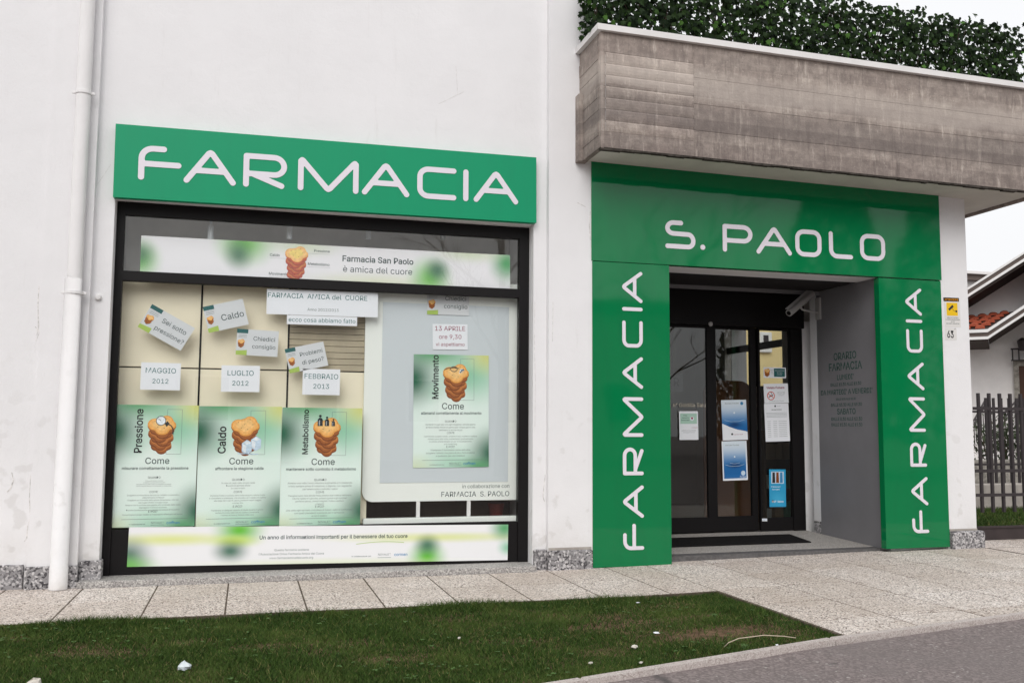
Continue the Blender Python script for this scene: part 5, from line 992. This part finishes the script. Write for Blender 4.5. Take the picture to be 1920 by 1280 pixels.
b0, b1 = hs_(1770, 620.5, dE-.06), hs_(1851.5, 617, dE-.06); v0_, v1_ = b1, hs_(1990, 526, dE-.06); v2_ = hs_(2110, 605, dE-.06)
for p, q_ in ((b0, b1), (v0_, v1_), (v1_, v2_)):
    band(p, q_, -.075, .0, dE-.10, dE-.04, 'gutter' if p is b0 else 'verge_trim', 'white'); band(p, q_, -.17, -.076, dE-.06, dE-.04, 'fascia_board', 'fascia_brown'); band(p, q_, -.235, -.171, dE-.09, dE-.04, 'fascia_trim', 'white')
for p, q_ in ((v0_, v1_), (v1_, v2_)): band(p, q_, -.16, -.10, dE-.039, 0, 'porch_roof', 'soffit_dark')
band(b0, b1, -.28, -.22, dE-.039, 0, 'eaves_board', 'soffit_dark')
# door, lintel, window railing, lantern
dx, dz_ = hs_(1899.5, 677, 0)
ex([(dx, dz_-.13), (dx+1.5, dz_-.13), (dx+1.5, dz_), (dx, dz_)], -.10, -.002, 'door_lintel', 'stone'); ex([(dx, 0), (dx+.12, 0), (dx+.12, dz_-.131), (dx, dz_-.131)], -.10, -.002, 'door_jamb', 'stone'); ex([(dx+.121, 0), (dx+1.4, 0), (dx+1.4, dz_-.132), (dx+.121, dz_-.132)], -.05, -.002, 'door', 'doorbrown')
rx, rz = hs_(1897.5, 676, -.3); m_ = MB()
def bar(mb, a, b, z0, z1, d0, d1): mb.hull([hw(a, z0, d0), hw(b, z0, d0), hw(b, z1, d0), hw(a, z1, d0)], [hw(a, z0, d1), hw(b, z0, d1), hw(b, z1, d1), hw(a, z1, d1)])
for k in range(9): bar(m_, rx+k*.14, rx+k*.14+.035, rz+.02, rz+.27, -.32, -.29)
bar(m_, rx-.02, rx+1.3, rz+.271, rz+.31, -.33, -.28); bar(m_, rx-.02, rx+1.3, rz, rz+.019, -.33, -.105); m_.build('window_railing', 'iron', H)
lx, lz = hs_(1917, 646, -.35); m_ = MB().tube([hw(lx, lz-.15, -.35), hw(lx, lz+.10, -.35), hw(lx, lz+.17, -.35)], [.08, .12, .03], 8); m_.tube([hw(lx, lz+.14, -.35), hw(lx, lz+.14, -.002)], .02, 6); m_.build('wall_lantern', 'iron', H)
RL = thing('stair_railing', 'dark iron stair railing rising towards the house door', 'railing', at(1870, 800, 9.5)); p0, p1 = at(1826, 788, 9.5), at(1849, 747, 9.5); p2, p3 = at(1872, 785, 9.5), at(1915, 742, 9.5)
for (s0, s1) in ((p0, p1), (p2, p3)):
    for dz in (0, -.10): MB().tube([s0+Vector((0, 0, dz)), s1+Vector((0, 0, dz))], .022, 6).build('handrail', 'iron', RL)
    for k in range(8): q_ = s0.lerp(s1, k/7); MB().tube([q_, q_-Vector((0, 0, .55))], .012, 5).build('baluster', 'iron', RL)
# flat roofed house behind
f0, f1_ = at(1790, 510, 34), at(1862, 509, 34); FH = thing('far_house', 'grey flat roofed house far behind the gabled house', 'house', (f0.x+2, 34, 0))
MB().box(f0.x-2, f1_.x+4, 34, 42, 0, f0.z-.45).build('wall', 'facade_grey', FH); MB().box(f0.x-2.5, f1_.x+.9, 33.4, 42.5, f0.z-.14, f0.z).build('roof', 'coping', FH); MB().box(f0.x-2.3, f1_.x+.6, 33.6, 42.4, f0.z-.449, f0.z-.141).build('roof_board', 'fascia_brown', FH)

# ------------------------------------------------------------------ across the street (seen only as reflections)
OB2 = thing('grey_building', 'long grey house across the street behind the photographer', 'building', (2, -28, 0))
MB().box(-16, 18, -38, -28, -.1, 6.2).build('wall', 'facade_grey', OB2); MB().box(-16.4, 18.3, -38.4, -27.6, 6.2, 6.6).build('roof', 'soffit_dark', OB2)
for i in range(8):
    x = -14+i*4; f_ = MB().box(x, x+1.4, -27.999, -27.9, 1.4, 3.2, bev=.02).build('window', 'white', OB2); MB().box(x+.1, x+1.3, -27.8995, -27.88, 1.5, 3.1).build('pane', 'winglass', f_)
def bare_tree(x, y, h, label, seed):
    rn = random.Random(seed); r = thing('bare_tree', label, 'tree', (x, y, -.1)); tr = MB(); tr.tube([(x, y, -.1), (x+.1, y, h*.25), (x, y+.1, h*.5), (x+.1, y, h*.8)], [.16, .13, .10, .03], 8); tr.build('trunk', 'bark', r); br = MB()
    def grow(p, d, l, rad, dep):
        q_ = p+d*l; br.tube([p, p.lerp(q_, .5)+Vector((rn.uniform(-.05, .05), rn.uniform(-.05, .05), 0))*l, q_], [rad, rad*.8, rad*.55], 5, caps=False)
        if dep > 0:
            for _ in range(3): grow(p.lerp(q_, rn.uniform(.5, 1)), (d+Vector((rn.uniform(-.8, .8), rn.uniform(-.8, .8), rn.uniform(-.2, .6)))).normalized(), l*rn.uniform(.55, .8), rad*.5, dep-1)
    for k in range(9): a_ = k*2.4; grow(Vector((x, y, h*(.28+.06*k))), Vector((math.cos(a_), math.sin(a_), .8)).normalized(), h*.22, .05, 3)
    br.build('branches', 'bark', r)
bare_tree(6.5, -15.5, 9, 'tall bare tree across the street mirrored in the green fascia', 3); bare_tree(12.5, -17, 8, 'second bare tree across the street farther right', 5)
def evergreen(x, y, h, r, label):
    t_ = thing('evergreen_tree', label, 'tree', (x, y, -.1)); MB().tube([(x, y, -.1), (x, y, h*.5), (x, y, h*.9)], [.22, .15, .04], 8).build('trunk', 'bark', t_); m_ = MB()
    for k in range(5200):
        u_ = random.random(); z = h*(.10+.9*u_); rr = r*(1-u_)**.55*(.55+.45*random.random()**.5); a_ = random.uniform(0, 6.283); e = Matrix.Rotation(random.uniform(0, 6.28), 4, 'Z') @ Matrix.Rotation(random.uniform(0, 3.1), 4, 'X') @ Matrix.Scale(random.uniform(.12, .24), 4); e.translation = (x+rr*math.cos(a_), y+rr*math.sin(a_), z); m_.add([e @ Vector(q_) for q_ in ((0, -.8, 0), (.4, 0, .1), (0, .8, 0), (-.4, 0, .1))], [(0, 1, 2, 3)])
    m_.build('crown', 'shrub', t_)
evergreen(16.5, -15.5, 9.5, 2.3, 'tall dark evergreen across the street mirrored in the right of the green fascia'); evergreen(21.5, -16.5, 10.5, 2.6, 'broader dark evergreen farther along the street')
